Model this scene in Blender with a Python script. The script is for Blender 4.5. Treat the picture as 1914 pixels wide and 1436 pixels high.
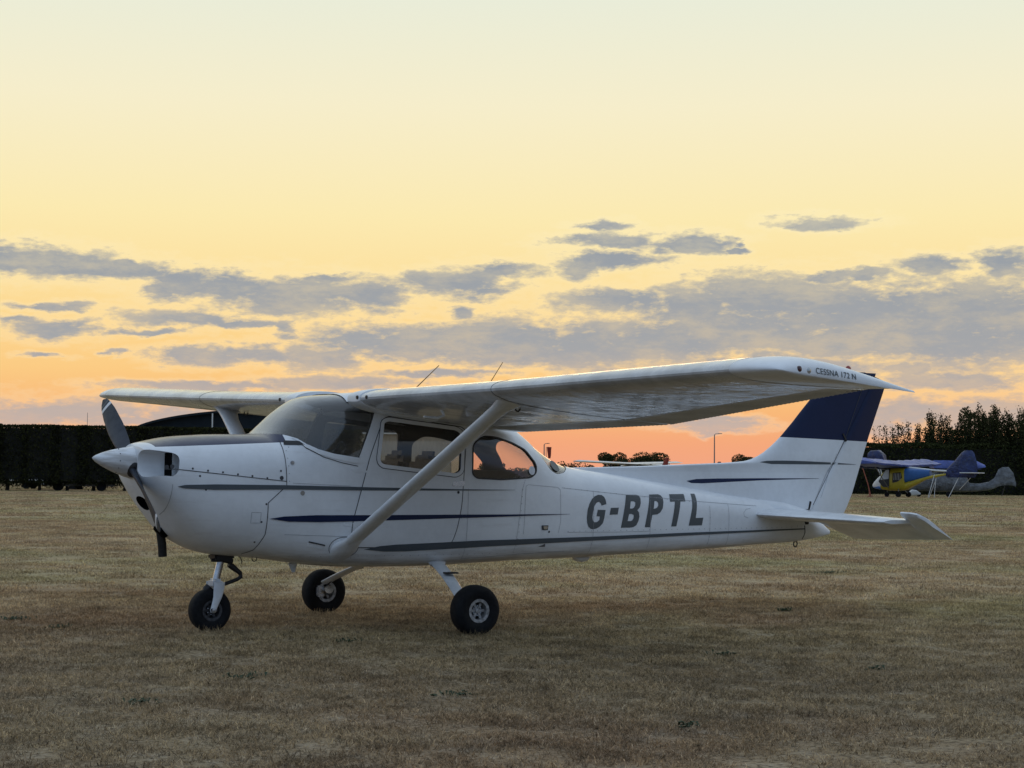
import bpy, bmesh, math, random
import numpy as np
from math import sin, cos, pi, radians, sqrt, exp, atan2
from mathutils import Vector, Matrix
from mathutils.bvhtree import BVHTree
from mathutils.geometry import tessellate_polygon
random.seed(7)
for o in list(bpy.data.objects): bpy.data.objects.remove(o)
SC = bpy.context.scene
COL = SC.collection

# ------------------------------------------------------------------ camera
YAW, PIT, ROL = radians(33.34265), radians(2.85207), radians(0.54741)
CAM = Vector((-6.2136, -13.4658, 1.25988))
fw = Vector((sin(YAW)*cos(PIT), cos(YAW)*cos(PIT), sin(PIT)))
rt = Vector((cos(YAW), -sin(YAW), 0)); up = rt.cross(fw)
r2 = rt*cos(ROL)+up*sin(ROL); u2 = up*cos(ROL)-rt*sin(ROL)
cd = bpy.data.cameras.new('camera'); cam = bpy.data.objects.new('camera', cd); COL.objects.link(cam)
cd.sensor_width = 36; cd.lens = 3401.92/1914*36; cd.clip_start = .1; cd.clip_end = 6000
M = Matrix((r2, u2, -fw)).transposed().to_4x4(); M.translation = CAM
cam.matrix_world = M
SC.camera = cam
F2 = Vector((sin(YAW), cos(YAW), 0)); R2 = Vector((cos(YAW), -sin(YAW), 0)); C2 = Vector((CAM.x, CAM.y, 0))
def far(dist, lat, z=0.0):
    """a place on the field: metres ahead of and across from where the photographer stands"""
    return C2 + F2*dist + R2*lat + Vector((0, 0, z))

# ------------------------------------------------------------------ view / world / sun
SC.view_settings.view_transform = 'Standard'; SC.view_settings.look = 'None'
SC.view_settings.exposure = 0.0; SC.view_settings.gamma = 1; SC.view_settings.use_curve_mapping = False
SC.render.engine = 'CYCLES'
SC.cycles.max_bounces = 8; SC.cycles.transparent_max_bounces = 16
W = bpy.data.worlds.new('World'); SC.world = W; W.use_nodes = True

class NT:
    def __init__(s, t): s.t = t; t.nodes.clear()
    def n(s, typ, **k):
        nd = s.t.nodes.new(typ)
        for a, v in k.items(): setattr(nd, a, v)
        return nd
    def set(s, sock, v):
        if isinstance(v, bpy.types.NodeSocket): s.t.links.new(v, sock)
        elif v is not None: sock.default_value = v
    def m(s, op, a, b=None, c=None, clamp=False):
        nd = s.n('ShaderNodeMath', operation=op, use_clamp=clamp)
        s.set(nd.inputs[0], a)
        if b is not None: s.set(nd.inputs[1], b)
        if c is not None: s.set(nd.inputs[2], c)
        return nd.outputs[0]
    def v(s, op, a, b=None):
        nd = s.n('ShaderNodeVectorMath', operation=op); s.set(nd.inputs[0], a)
        if b is not None: s.set(nd.inputs[1], b)
        return nd.outputs['Value'] if op in ('LENGTH', 'DOT_PRODUCT') else nd.outputs[0]
    def comb(s, x, y, z=0.0):
        nd = s.n('ShaderNodeCombineXYZ')
        for i, q in enumerate((x, y, z)): s.set(nd.inputs[i], q)
        return nd.outputs[0]
    def mix(s, f, a, b, bt='MIX'):
        nd = s.n('ShaderNodeMix', data_type='RGBA', blend_type=bt)
        s.set(nd.inputs[0], f); s.set(nd.inputs[6], c4(a)); s.set(nd.inputs[7], c4(b))
        return nd.outputs[2]
    def ramp(s, f, stops, interp='LINEAR'):
        nd = s.n('ShaderNodeValToRGB'); cr = nd.color_ramp; cr.interpolation = interp
        while len(cr.elements) < len(stops): cr.elements.new(.5)
        for e, (p, c) in zip(cr.elements, stops): e.position = p; e.color = c4(c)
        s.set(nd.inputs[0], f); return nd.outputs[0]
    def noise(s, vec, scale, detail=4, rough=.55, lac=2.0, dist=0):
        nd = s.n('ShaderNodeTexNoise'); s.set(nd.inputs['Vector'], vec)
        nd.inputs['Scale'].default_value = scale; nd.inputs['Detail'].default_value = detail
        nd.inputs['Roughness'].default_value = rough; nd.inputs['Lacunarity'].default_value = lac
        nd.inputs['Distortion'].default_value = dist
        return nd.outputs[0]
    def smooth(s, x, a, b):
        nd = s.n('ShaderNodeMapRange', interpolation_type='SMOOTHSTEP')
        s.set(nd.inputs[0], x); nd.inputs[1].default_value = a; nd.inputs[2].default_value = b
        return nd.outputs[0]
def c4(c):
    if isinstance(c, bpy.types.NodeSocket): return c
    return tuple(c)+(1,) if len(c) == 3 else c

# clouds of the evening sky: azimuth, elevation, half width, half height (radians)
CLOUDS = [(0.3114, 0.1122, 0.0309, 0.0088), (0.3405, 0.1105, 0.0412, 0.0082), (0.3531, 0.1073, 0.0265, 0.0041), (0.3713, 0.113, 0.0132, 0.0026), (0.39, 0.0969, 0.0132, 0.0047), (0.3999, 0.1039, 0.0235, 0.0047), (0.43, 0.1009, 0.05, 0.0079), (0.4649, 0.0968, 0.0514, 0.0106), (0.5029, 0.0963, 0.0235, 0.0088), (0.3756, 0.108, 0.0265, 0.0059), (0.4071, 0.1003, 0.0265, 0.0059), (0.4822, 0.1064, 0.0176, 0.0024), (0.5116, 0.0997, 0.0176, 0.0065), (0.4534, 0.0898, 0.0235, 0.0041), (0.5351, 0.1059, 0.0191, 0.0053), (0.5557, 0.1047, 0.0279, 0.0088), (0.5748, 0.1119, 0.022, 0.0044), (0.5646, 0.1004, 0.0176, 0.0041), (0.55, 0.0894, 0.0118, 0.0038), (0.3312, 0.0877, 0.0279, 0.0021), (0.3204, 0.0797, 0.0162, 0.0024), (0.3376, 0.0754, 0.025, 0.0056), (0.4045, 0.082, 0.0367, 0.0047), (0.4304, 0.0803, 0.0265, 0.0029), (0.4536, 0.0779, 0.0106, 0.0041), (0.3819, 0.074, 0.0206, 0.0021), (0.3263, 0.0611, 0.0147, 0.0015), (0.3652, 0.0632, 0.0088, 0.0012), (0.4135, 0.062, 0.0309, 0.0044), (0.4422, 0.0643, 0.0353, 0.005), (0.477, 0.0631, 0.0294, 0.0065), (0.4974, 0.0716, 0.0353, 0.0071), (0.5326, 0.0721, 0.0588, 0.01), (0.5797, 0.0727, 0.0588, 0.0123), (0.6238, 0.0716, 0.0529, 0.0132), (0.5945, 0.0655, 0.0705, 0.0076), (0.6413, 0.0957, 0.0412, 0.0071), (0.6794, 0.0923, 0.0412, 0.0118), (0.7259, 0.0966, 0.0647, 0.0135), (0.769, 0.0905, 0.0764, 0.0165), (0.8253, 0.0871, 0.0735, 0.017), (0.8567, 0.0839, 0.0441, 0.0188), (0.7973, 0.0759, 0.0823, 0.0118), (0.7115, 0.0806, 0.0676, 0.0135), (0.6678, 0.0733, 0.0588, 0.0118), (0.7547, 0.0733, 0.047, 0.0088), (0.726, 0.0588, 0.0588, 0.0076), (0.6322, 0.1369, 0.0176, 0.0026), (0.6352, 0.1281, 0.0323, 0.0044), (0.6793, 0.1267, 0.0279, 0.0044), (0.7026, 0.124, 0.0088, 0.0021), (0.6382, 0.1179, 0.0323, 0.0041), (0.6206, 0.1141, 0.0147, 0.0053), (0.7504, 0.1377, 0.027, 0.0035), (0.7561, 0.1097, 0.0176, 0.0032), (0.7775, 0.11, 0.0123, 0.0026), (0.8114, 0.113, 0.0194, 0.0053), (0.8488, 0.1134, 0.0162, 0.0082), (0.4138, 0.046, 0.0559, 0.0026), (0.4831, 0.0486, 0.0529, 0.0038), (0.5445, 0.0547, 0.0441, 0.0026), (0.338, 0.0306, 0.0588, 0.0079), (0.3998, 0.0307, 0.0353, 0.0059), (0.3772, 0.0261, 0.0588, 0.0029), (0.8224, 0.052, 0.047, 0.005), (0.7972, 0.0587, 0.0176, 0.0029), (0.7972, 0.0357, 0.0323, 0.0071), (0.8389, 0.0344, 0.0441, 0.0082), (0.786, 0.0271, 0.0176, 0.0053), (0.6914, 0.0289, 0.0323, 0.0029), (0.7001, 0.0319, 0.0176, 0.0024), (0.6943, 0.0257, 0.0235, 0.0015), (0.8252, 0.0729, 0.0588, 0.0147)]
g = NT(W.node_tree)
tc = g.n('ShaderNodeTexCoord')
d = g.v('NORMALIZE', tc.outputs['Generated'])
sp = g.n('ShaderNodeSeparateXYZ'); g.set(sp.inputs[0], d)
X, Y, Z = sp.outputs
az = g.m('ARCTAN2', X, Y); el = g.m('ARCSINE', Z)
zc = g.m('MAXIMUM', Z, 0.0)
sunset = g.ramp(zc, [(0, (.88, .37, .23)), (.018, (.91, .39, .20)), (.035, (.94, .48, .19)), (.055, (.97, .60, .23)), (.08, (.98, .68, .28)),
    (.11, (.98, .76, .36)), (.14, (.97, .82, .44)), (.20, (.92, .85, .60)), (.26, (.81, .84, .70)), (.5, (.74, .82, .84)), (1, (.62, .74, .90))])
east = g.ramp(zc, [(0, (.22, .30, .44)), (.12, (.26, .37, .55)), (.35, (.34, .49, .73)), (.7, (.52, .66, .86)), (1, (.62, .74, .90))])
near_sun = g.v('DOT_PRODUCT', d, (sin(radians(36)), cos(radians(36)), 0))
t = g.smooth(near_sun, -.35, .85)
base = g.mix(t, east, sunset)
# cloud layer
q = g.comb(az, g.m('MULTIPLY', el, 2.6), 0)
warp = g.n('ShaderNodeTexNoise'); g.set(warp.inputs['Vector'], q); warp.inputs['Scale'].default_value = 28; warp.inputs['Detail'].default_value = 6; warp.inputs['Roughness'].default_value = .62
wv = g.v('MULTIPLY', g.v('SUBTRACT', warp.outputs['Color'], (.5, .5, .5)), (.052, .017, 0))
P = g.v('ADD', g.comb(az, el, 0), wv)
acc = None
for a, e, ra, re in CLOUDS:
    u = g.v('MULTIPLY', g.v('SUBTRACT', P, (a, e, 0)), (1/(ra*1.13), 1/(re*1.32), 0))
    L = g.m('SUBTRACT', 1.0, g.v('LENGTH', u))
    acc = L if acc is None else g.m('MAXIMUM', acc, L)
# the same broken cloud goes on round the horizon outside the picture
off = g.m('ABSOLUTE', g.m('SUBTRACT', az, radians(33.3)))
outside = g.smooth(off, .30, .42)
band = g.m('MULTIPLY', g.smooth(el, .005, .05), g.m('SUBTRACT', 1.0, g.smooth(el, .10, .19)))
gen = g.m('SUBTRACT', g.m('MULTIPLY', g.noise(q, 7, 5), 2.2), 1.05)
gen = g.m('SUBTRACT', gen, g.m('MULTIPLY', g.m('SUBTRACT', 1.0, g.m('MULTIPLY', outside, band)), 3.0))
acc = g.m('MAXIMUM', acc, gen)
fine = g.m('ADD', g.m('MULTIPLY', g.noise(q, 62, 7, .68), .6), g.m('MULTIPLY', g.noise(g.v('ADD', q, (.7, .3, 0)), 150, 4, .6), .4))
fine2 = g.noise(g.v('ADD', q, (3.1, 1.7, 0)), 22, 5, .6)
dens = g.m('ADD', acc, g.m('ADD', g.m('MULTIPLY', g.m('SUBTRACT', fine, .49), 1.9), g.m('MULTIPLY', g.m('SUBTRACT', fine2, .5), .9)))
mask = g.smooth(dens, .0, .26)
body = g.smooth(dens, .14, .60)
glow = g.smooth(dens, -.60, .05)
base = g.mix(g.m('MULTIPLY', glow, .38), base, g.mix(.5, base, (1.0, .90, .62)))
ccol = g.ramp(zc, [(0, (.62, .42, .36)), (.03, (.52, .43, .39)), (.07, (.355, .37, .395)), (.12, (.30, .335, .38)), (.16, (.36, .38, .40)), (1, (.45, .5, .6))])
rim = g.mix(.62, ccol, base)
ccol2 = g.mix(body, rim, ccol)
ccol2 = g.mix(g.smooth(g.m('ADD', g.m('MULTIPLY', fine2, .6), g.m('MULTIPLY', fine, .4)), .42, .66), ccol2, g.mix(.30, ccol2, base))
ceast = g.mix(t, (.20, .24, .34), ccol2)
col = g.mix(g.m('MULTIPLY', mask, .97), base, ceast)
bg = g.n('ShaderNodeBackground'); g.set(bg.inputs[0], col); bg.inputs[1].default_value = 1.0
wo = g.n('ShaderNodeOutputWorld'); g.t.links.new(bg.outputs[0], wo.inputs[0])
W.cycles.sampling_method = 'MANUAL'; W.cycles.sample_map_resolution = 1024

# afterglow of the sun just gone below the clouds
sl = bpy.data.lights.new('sun', 'SUN'); sl.energy = .12; sl.angle = radians(14); sl.color = (1, .62, .35)
so = bpy.data.objects.new('sun', sl); COL.objects.link(so)
so.rotation_euler = Vector((-sin(radians(36))*cos(radians(4)), -cos(radians(36))*cos(radians(4)), -sin(radians(4)))).to_track_quat('-Z', 'Y').to_euler()

# ------------------------------------------------------------------ materials
def mat(name, col, rough=.5, metal=0, coat=0, var=.08, vscale=6, bump=0, bscale=60, spec=.5, coat_rough=.05, streak=None, paint=None):
    m = bpy.data.materials.new(name); m.use_nodes = True
    g = NT(m.node_tree)
    tc = g.n('ShaderNodeTexCoord'); P = tc.outputs['Object']
    if streak: P2 = g.v('MULTIPLY', P, streak)
    else: P2 = P
    n1 = g.noise(P2, vscale, 6, .6); n2 = g.noise(P, vscale*9, 3)
    c = col
    if paint: c = paint(g, P, col)
    dark = g.mix(1.0, c, (1-var*2.2,)*3, 'MULTIPLY')
    f = g.smooth(g.m('ADD', g.m('MULTIPLY', n1, .75), g.m('MULTIPLY', n2, .25)), .38, .68)
    cc = g.mix(f, c, dark)
    b = g.n('ShaderNodeBsdfPrincipled')
    g.set(b.inputs['Base Color'], cc)
    g.set(b.inputs['Roughness'], g.m('ADD', g.m('MULTIPLY', f, .12), rough-.04))
    b.inputs['Metallic'].default_value = metal
    b.inputs['Coat Weight'].default_value = coat; b.inputs['Coat Roughness'].default_value = coat_rough
    b.inputs['Specular IOR Level'].default_value = spec
    if bump:
        bp = g.n('ShaderNodeBump'); bp.inputs['Strength'].default_value = 1; bp.inputs['Distance'].default_value = bump
        g.set(bp.inputs['Height'], g.noise(P, bscale, 4)); g.t.links.new(bp.outputs[0], b.inputs['Normal'])
        if coat: g.t.links.new(bp.outputs[0], b.inputs['Coat Normal'])
    o = g.n('ShaderNodeOutputMaterial'); g.t.links.new(b.outputs[0], o.inputs[0])
    return m
NAVY = (.004, .012, .050)
def paint_cowl(g, P, col):
    s = g.n('ShaderNodeSeparateXYZ'); g.set(s.inputs[0], P)
    x, y, z = s.outputs
    # edge of the navy top band, curving down towards the nose
    edge = g.m('ADD', 1.494, g.m('MULTIPLY', x, .052))
    k = g.m('MULTIPLY', g.m('GREATER_THAN', z, edge), g.m('LESS_THAN', x, .24))
    k = g.m('MULTIPLY', k, g.m('GREATER_THAN', x, -.815))
    # oil and exhaust grime trailing back along the belly, dust streaks on the flanks
    st = g.noise(g.v('MULTIPLY', P, (.8, 3, 9)), 2.2, 6, .65)
    low = g.smooth(z, .74, .50)
    col = g.mix(g.m('MULTIPLY', g.m('MULTIPLY', low, g.smooth(st, .36, .62)), .55), col, (.20, .17, .14))
    col = g.mix(g.m('MULTIPLY', g.smooth(st, .55, .75), .22), col, (.42, .40, .37))
    return g.mix(k, col, NAVY)
def paint_fin(g, P, col):
    s = g.n('ShaderNodeSeparateXYZ'); g.set(s.inputs[0], P)
    x, y, z = s.outputs
    k = g.m('GREATER_THAN', z, g.m('ADD', 1.782, g.m('MULTIPLY', x, -.0221)))
    return g.mix(k, col, NAVY)
WHITE = (.70, .72, .74)
m_white = mat('white_paint', WHITE, .34, coat=.22, spec=.4, var=.05, vscale=2.5, bump=.0006, bscale=9, coat_rough=.06, paint=paint_cowl)
m_fin = mat('fin_paint', WHITE, .45, coat=.0, spec=.22, var=.05, vscale=2.5, bump=.0006, bscale=7, paint=paint_fin)
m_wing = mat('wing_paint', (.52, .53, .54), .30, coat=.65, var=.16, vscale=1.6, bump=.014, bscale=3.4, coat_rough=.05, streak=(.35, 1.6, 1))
m_corr = mat('control_surface_paint', (.50, .50, .49), .34, coat=.3, var=.10, vscale=3)
m_strut = mat('strut_paint', (.68, .70, .72), .33, coat=.4, var=.09, vscale=4)
m_grey = mat('grey_decal', (.075, .088, .10), .42, spec=.3, var=.03)
m_letter = mat('letter_decal', (.080, .090, .096), .42, spec=.3, var=.03)
m_navy = mat('navy_decal', NAVY, .4, coat=.0, spec=.25, var=.03)
m_line = mat('panel_gap', (.05, .05, .055), .8, var=.05)
m_black = mat('black_part', (.012, .012, .014), .55, var=.1)
m_rubber = mat('tyre_rubber', (.007, .0075, .009), .8, spec=.25, var=.15, vscale=30, bump=.0015, bscale=90)
m_hub = mat('dark_rim', (.06, .06, .065), .5, metal=.3, var=.3, vscale=40)
m_metal = mat('bare_metal', (.55, .56, .58), .28, metal=1, var=.1, vscale=20)
m_rim = mat('rim_metal', (.42, .42, .42), .5, metal=.5, var=.3, vscale=40)
m_prop = mat('propeller_paint', (.026, .033, .046), .5, spec=.3, var=.1, vscale=14)
m_exhaust = mat('exhaust_metal', (.02, .018, .016), .7, metal=.4, var=.2, vscale=30)
m_seat = mat('seat_leather', (.012, .015, .03), .45, var=.15, vscale=25)
m_trim = mat('cabin_trim', (.10, .09, .08), .8, var=.1)
m_headliner = mat('headliner', (.035, .033, .03), .9, var=.1)
m_red = mat('red_plastic', (.30, .02, .01), .35, var=.05, coat=.4)
m_navred = mat('dark_red_lens', (.05, .004, .003), .25, coat=.5)
m_redpaint = mat('red_paint', (.22, .018, .012), .4, var=.08)
m_brass = mat('antenna_rod', (.30, .17, .06), .5, metal=.3)
m_dark = mat('opening_shade', (.002, .002, .002), .95, spec=.05)  # near-black colour standing in for the shade inside cowl openings
m_lens = mat('clear_lens', (.5, .5, .48), .1, metal=.6)

def glass_mat(name, tint, dust=.06, graze=3.0):
    m = bpy.data.materials.new(name); m.use_nodes = True; g = NT(m.node_tree)
    tr = g.n('ShaderNodeBsdfTransparent'); tr.inputs[0].default_value = c4(tint)
    gl = g.n('ShaderNodeBsdfGlossy'); gl.inputs['Roughness'].default_value = .05
    lw = g.n('ShaderNodeLayerWeight'); lw.inputs[0].default_value = .5; fc_ = lw.outputs['Facing']
    fr = g.m('ADD', .045, g.m('MULTIPLY', g.m('POWER', fc_, 3.3), .95), clamp=True)
    tc = g.n('ShaderNodeTexCoord')
    df = g.n('ShaderNodeBsdfDiffuse'); df.inputs[0].default_value = (.5, .52, .54, 1)
    tl = g.n('ShaderNodeBsdfTranslucent'); tl.inputs[0].default_value = (.7, .7, .68, 1)
    m0 = g.n('ShaderNodeMixShader'); m0.inputs[0].default_value = .6; g.t.links.new(df.outputs[0], m0.inputs[1]); g.t.links.new(tl.outputs[0], m0.inputs[2])
    dirt = g.m('MULTIPLY', g.m('ADD', 1.0, g.m('MULTIPLY', g.m('POWER', fc_, 3.5), graze*3)), g.m('MULTIPLY', g.noise(tc.outputs['Object'], 5, 4), dust*2), clamp=True)
    m1 = g.n('ShaderNodeMixShader')
    g.set(m1.inputs[0], dirt); g.t.links.new(tr.outputs[0], m1.inputs[1]); g.t.links.new(m0.outputs[0], m1.inputs[2])
    m2 = g.n('ShaderNodeMixShader'); g.set(m2.inputs[0], fr)
    g.t.links.new(m1.outputs[0], m2.inputs[1]); g.t.links.new(gl.outputs[0], m2.inputs[2])
    o = g.n('ShaderNodeOutputMaterial'); g.t.links.new(m2.outputs[0], o.inputs[0])
    return m
m_glass = glass_mat('window_acrylic', (.94, .93, .91), .010)
m_ws = glass_mat('windscreen_acrylic', (.84, .85, .85), .05, 9.0)

# ------------------------------------------------------------------ mesh helpers
def link(name, me, mt=None, parent=None, smooth=None, **props):
    o = bpy.data.objects.new(name, me); COL.objects.link(o)
    if mt is not None: me.materials.clear(); me.materials.append(mt)
    if parent is not None: o.parent = parent
    if smooth is not None:
        me.polygons.foreach_set('use_smooth', [True]*len(me.polygons))
        me.set_sharp_from_angle(angle=radians(smooth))
    for k, v in props.items(): o[k] = v
    return o
def mesh(vs, fs):
    me = bpy.data.meshes.new('m'); me.from_pydata([tuple(v) for v in vs], [], fs); me.update(); return me
def frombm(bm):
    me = bpy.data.meshes.new('m'); bmesh.ops.recalc_face_normals(bm, faces=bm.faces); bm.to_mesh(me); bm.free(); return me
def thing(name, label, cat, loc=(0, 0, 0), rz=0, group=None):
    o = bpy.data.objects.new(name, None); COL.objects.link(o); o.empty_display_size = .3
    o.location = loc; o.rotation_euler = (0, 0, rz); o['label'] = label; o['category'] = cat
    if group: o['group'] = group
    return o
def loft_mesh(rings, cap=True, closed=True):
    n = len(rings[0]); vs = [p for r in rings for p in r]; fs = []
    for i in range(len(rings)-1):
        for j in range(n if closed else n-1):
            a = i*n+j; b = i*n+(j+1) % n
            fs.append((a, b, b+n, a+n))
    if cap: fs.append(tuple(range(n))[::-1]); fs.append(tuple((len(rings)-1)*n+j for j in range(n)))
    bm = bmesh.new(); bmv = [bm.verts.new(v) for v in vs]
    for f in fs:
        try: bm.faces.new([bmv[k] for k in f])
        except ValueError: pass
    return frombm(bm)
def box_bm(bm, c, s, rot=None):
    r = bmesh.ops.create_cube(bm, size=1)['verts']
    bmesh.ops.scale(bm, vec=s, verts=r)
    if rot is not None: bmesh.ops.rotate(bm, cent=(0, 0, 0), matrix=rot, verts=r)
    bmesh.ops.translate(bm, vec=c, verts=r); return r
def box(c, s, bev=0, rot=None):
    bm = bmesh.new(); box_bm(bm, (0, 0, 0), s)
    if bev: bmesh.ops.bevel(bm, geom=bm.edges[:], offset=bev, segments=2, affect='EDGES')
    if rot is not None: bmesh.ops.rotate(bm, cent=(0, 0, 0), matrix=rot, verts=bm.verts)
    bmesh.ops.translate(bm, vec=c, verts=bm.verts); return frombm(bm)
def tube_bm(bm, pts, rads, n=12, flat=None):
    """tube along points; flat=(dir, factor): scale of the section along dir"""
    pts = [Vector(p) for p in pts]; rings = []
    if not hasattr(rads, '__len__'): rads = [rads]*len(pts)
    ref = None
    for i, p in enumerate(pts):
        tg = (pts[min(i+1, len(pts)-1)]-pts[max(i-1, 0)]).normalized()
        if flat: a = (Vector(flat[0])-tg*tg.dot(Vector(flat[0]))).normalized()
        else:
            if ref is None: ref = Vector((0, 0, 1)) if abs(tg.z) < .9 else Vector((1, 0, 0))
            a = (ref-tg*tg.dot(ref)).normalized(); ref = a
        b = tg.cross(a)
        fa = flat[1] if flat else 1
        rings.append([bm.verts.new(p+a*cos(k/n*2*pi)*rads[i]*fa+b*sin(k/n*2*pi)*rads[i]) for k in range(n)])
    for i in range(len(rings)-1):
        for k in range(n): bm.faces.new((rings[i][k], rings[i][(k+1) % n], rings[i+1][(k+1) % n], rings[i+1][k]))
    bm.faces.new(rings[0][::-1]); bm.faces.new(rings[-1])
def tube(pts, rads, n=12, flat=None):
    bm = bmesh.new(); tube_bm(bm, pts, rads, n, flat); return frombm(bm)
def lathe(prof, n=40, axis='y', bm=None, caps=True):
    """prof: (radius, along)"""
    own = bm is None
    if own: bm = bmesh.new()
    rings = []
    for r, a in prof:
        ring = []
        for k in range(n):
            c, s = cos(k/n*2*pi)*r, sin(k/n*2*pi)*r
            ring.append(bm.verts.new({'y': (c, a, s), 'x': (a, c, s), 'z': (c, s, a)}[axis]))
        rings.append(ring)
    for i in range(len(rings)-1):
        for k in range(n): bm.faces.new((rings[i][k], rings[i][(k+1) % n], rings[i+1][(k+1) % n], rings[i+1][k]))
    for r in (rings[0], rings[-1]) if caps else ():
        try: bm.faces.new(r)
        except ValueError: pass
    return frombm(bm) if own else None
def pchip(xs, ys):
    xs = np.array(xs, float); ys = np.array(ys, float); h = np.diff(xs); dl = np.diff(ys)/h
    m = np.zeros_like(ys); m[0] = dl[0]; m[-1] = dl[-1]
    for i in range(1, len(xs)-1):
        if dl[i-1]*dl[i] > 0:
            w1 = 2*h[i]+h[i-1]; w2 = h[i]+2*h[i-1]; m[i] = (w1+w2)/(w1/dl[i-1]+w2/dl[i])
    def f(x):
        i = int(min(max(np.searchsorted(xs, x)-1, 0), len(xs)-2)); t = (x-xs[i])/h[i]; t = min(max(t, 0), 1)
        return float((1+2*t)*(1-t)**2*ys[i]+t*(1-t)**2*h[i]*m[i]+t*t*(3-2*t)*ys[i+1]+t*t*(t-1)*h[i]*m[i+1])
    return f
def boolean(a, b, op):
    """a, b meshes -> new mesh"""
    oa = bpy.data.objects.new('a', a); ob = bpy.data.objects.new('b', b); COL.objects.link(oa); COL.objects.link(ob)
    md = oa.modifiers.new('b', 'BOOLEAN'); md.operation = op; md.object = ob; md.solver = 'EXACT'; md.material_mode = 'TRANSFER'
    dg = bpy.context.evaluated_depsgraph_get(); dg.update()
    me = bpy.data.meshes.new_from_object(oa.evaluated_get(dg))
    bpy.data.objects.remove(oa); bpy.data.objects.remove(ob)
    return me
def prism(poly, y0=-1.5, y1=1.5):
    vs = [(x, y0, z) for x, z in poly]+[(x, y1, z) for x, z in poly]; n = len(poly)
    bm = bmesh.new(); b = [bm.verts.new(v) for v in vs]
    bm.faces.new(b[:n]); bm.faces.new(b[n:][::-1])
    for i in range(n): bm.faces.new((b[i], b[(i+1) % n], b[n+(i+1) % n], b[n+i]))
    bmesh.ops.triangulate(bm, faces=[f for f in bm.faces if len(f.verts) > 4])
    return frombm(bm)
def rounded(poly, r=.05, seg=5):
    out = []; n = len(poly); P = [Vector(p) for p in poly]
    for i in range(n):
        a, b, c = P[i-1], P[i], P[(i+1) % n]
        u = (a-b); v = (c-b); k = min(r, u.length*.45, v.length*.45)
        p0 = b+u.normalized()*k; p1 = b+v.normalized()*k
        for s in range(seg+1):
            t = s/seg; q = p0*(1-t)**2+b*2*t*(1-t)+p1*t*t; out.append((q.x, q.y))
    return out
def grow(poly, dd):
    """offset a polygon outwards by dd"""
    P = [Vector(p) for p in poly]; n = len(P)
    A = sum(P[i].x*P[(i+1) % n].y-P[(i+1) % n].x*P[i].y for i in range(n)); sg = 1 if A > 0 else -1
    out = []
    for i in range(n):
        e1 = (P[i]-P[i-1]); e2 = (P[(i+1) % n]-P[i])
        if e1.length < 1e-6: e1 = e2
        if e2.length < 1e-6: e2 = e1
        n1 = Vector((e1.y, -e1.x)).normalized(); n2 = Vector((e2.y, -e2.x)).normalized()
        nn = (n1+n2)
        nn = nn.normalized() if nn.length > 1e-6 else n1
        q = P[i]+nn*sg*dd/max(.5, nn.dot(n1)); out.append((q.x, q.y))
    return out
def flat_bm(loops):
    tris = tessellate_polygon([[Vector((x, y, 0)) for x, y in l] for l in loops])
    pts = [p for l in loops for p in l]; bm = bmesh.new(); b = [bm.verts.new((x, 0, z)) for x, z in pts]
    for t in tris:
        try: bm.faces.new([b[k] for k in t])
        except ValueError: pass
    return bm
def patch(loops, bvh, side=-1, off=.002, res=.05, thick=0.0, bm=None):
    """a thin sheet laid on the skin: the loops are drawn in the side view (x, z)"""
    if bm is None: bm = flat_bm(loops)
    xs = [v.co.x for v in bm.verts]; zs = [v.co.z for v in bm.verts]
    for ax, (lo, hi) in ((0, (min(xs), max(xs))), (2, (min(zs), max(zs)))):
        k = math.floor(lo/res)+1
        while k*res < hi:
            pc = [0, 0, 0]; pc[ax] = k*res; pn = [0, 0, 0]; pn[ax] = 1
            bmesh.ops.bisect_plane(bm, geom=bm.verts[:]+bm.edges[:]+bm.faces[:], plane_co=pc, plane_no=pn); k += 1
    dead = []
    for v in bm.verts:
        h = bvh.ray_cast(Vector((v.co.x, side*8, v.co.z)), Vector((0, -side, 0)))
        if h[0] is None: dead.append(v); continue
        nn = h[1] if h[1].y*side > 0 else -h[1]
        v.co = h[0]+nn*off
    if dead: bmesh.ops.delete(bm, geom=dead, context='VERTS')
    if thick:
        bmesh.ops.recalc_face_normals(bm, faces=bm.faces)
        r = bmesh.ops.solidify(bm, geom=bm.faces[:], thickness=thick)
    return frombm(bm)
def strip(pts, w):
    """thin polyline ribbon polygon in the side view"""
    P = [Vector(p) for p in pts]; L = []; R = []
    for i, p in enumerate(P):
        tg = (P[min(i+1, len(P)-1)]-P[max(i-1, 0)]).normalized(); nn = Vector((-tg.y, tg.x))*w/2
        L.append(tuple(p+nn)); R.append(tuple(p-nn))
    return L+R[::-1]
def strips_mesh(lines, w, bvh, side=-1, off=.003, res=.025):
    bm = bmesh.new()
    for l in lines:
        P = [Vector(p) for p in l]; vs = []
        dense = []
        for a, b in zip(P, P[1:]):
            k = max(1, int((b-a).length/res)); dense += [a.lerp(b, i/k) for i in range(k)]
        dense.append(P[-1])
        for i, p in enumerate(dense):
            tg = (dense[min(i+1, len(dense)-1)]-dense[max(i-1, 0)]).normalized(); nn = Vector((-tg.y, tg.x))*w/2
            pair = []
            for qq in (p+nn, p-nn):
                h = bvh.ray_cast(Vector((qq.x, side*8, qq.y)), Vector((0, -side, 0)))
                if h[0] is None: pair = None; break
                no = h[1] if h[1].y*side > 0 else -h[1]
                pair.append(bm.verts.new(h[0]+no*off))
            vs.append(pair)
        for a, b in zip(vs, vs[1:]):
            if a and b: bm.faces.new((a[0], a[1], b[1], b[0]))
    return frombm(bm)
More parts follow.
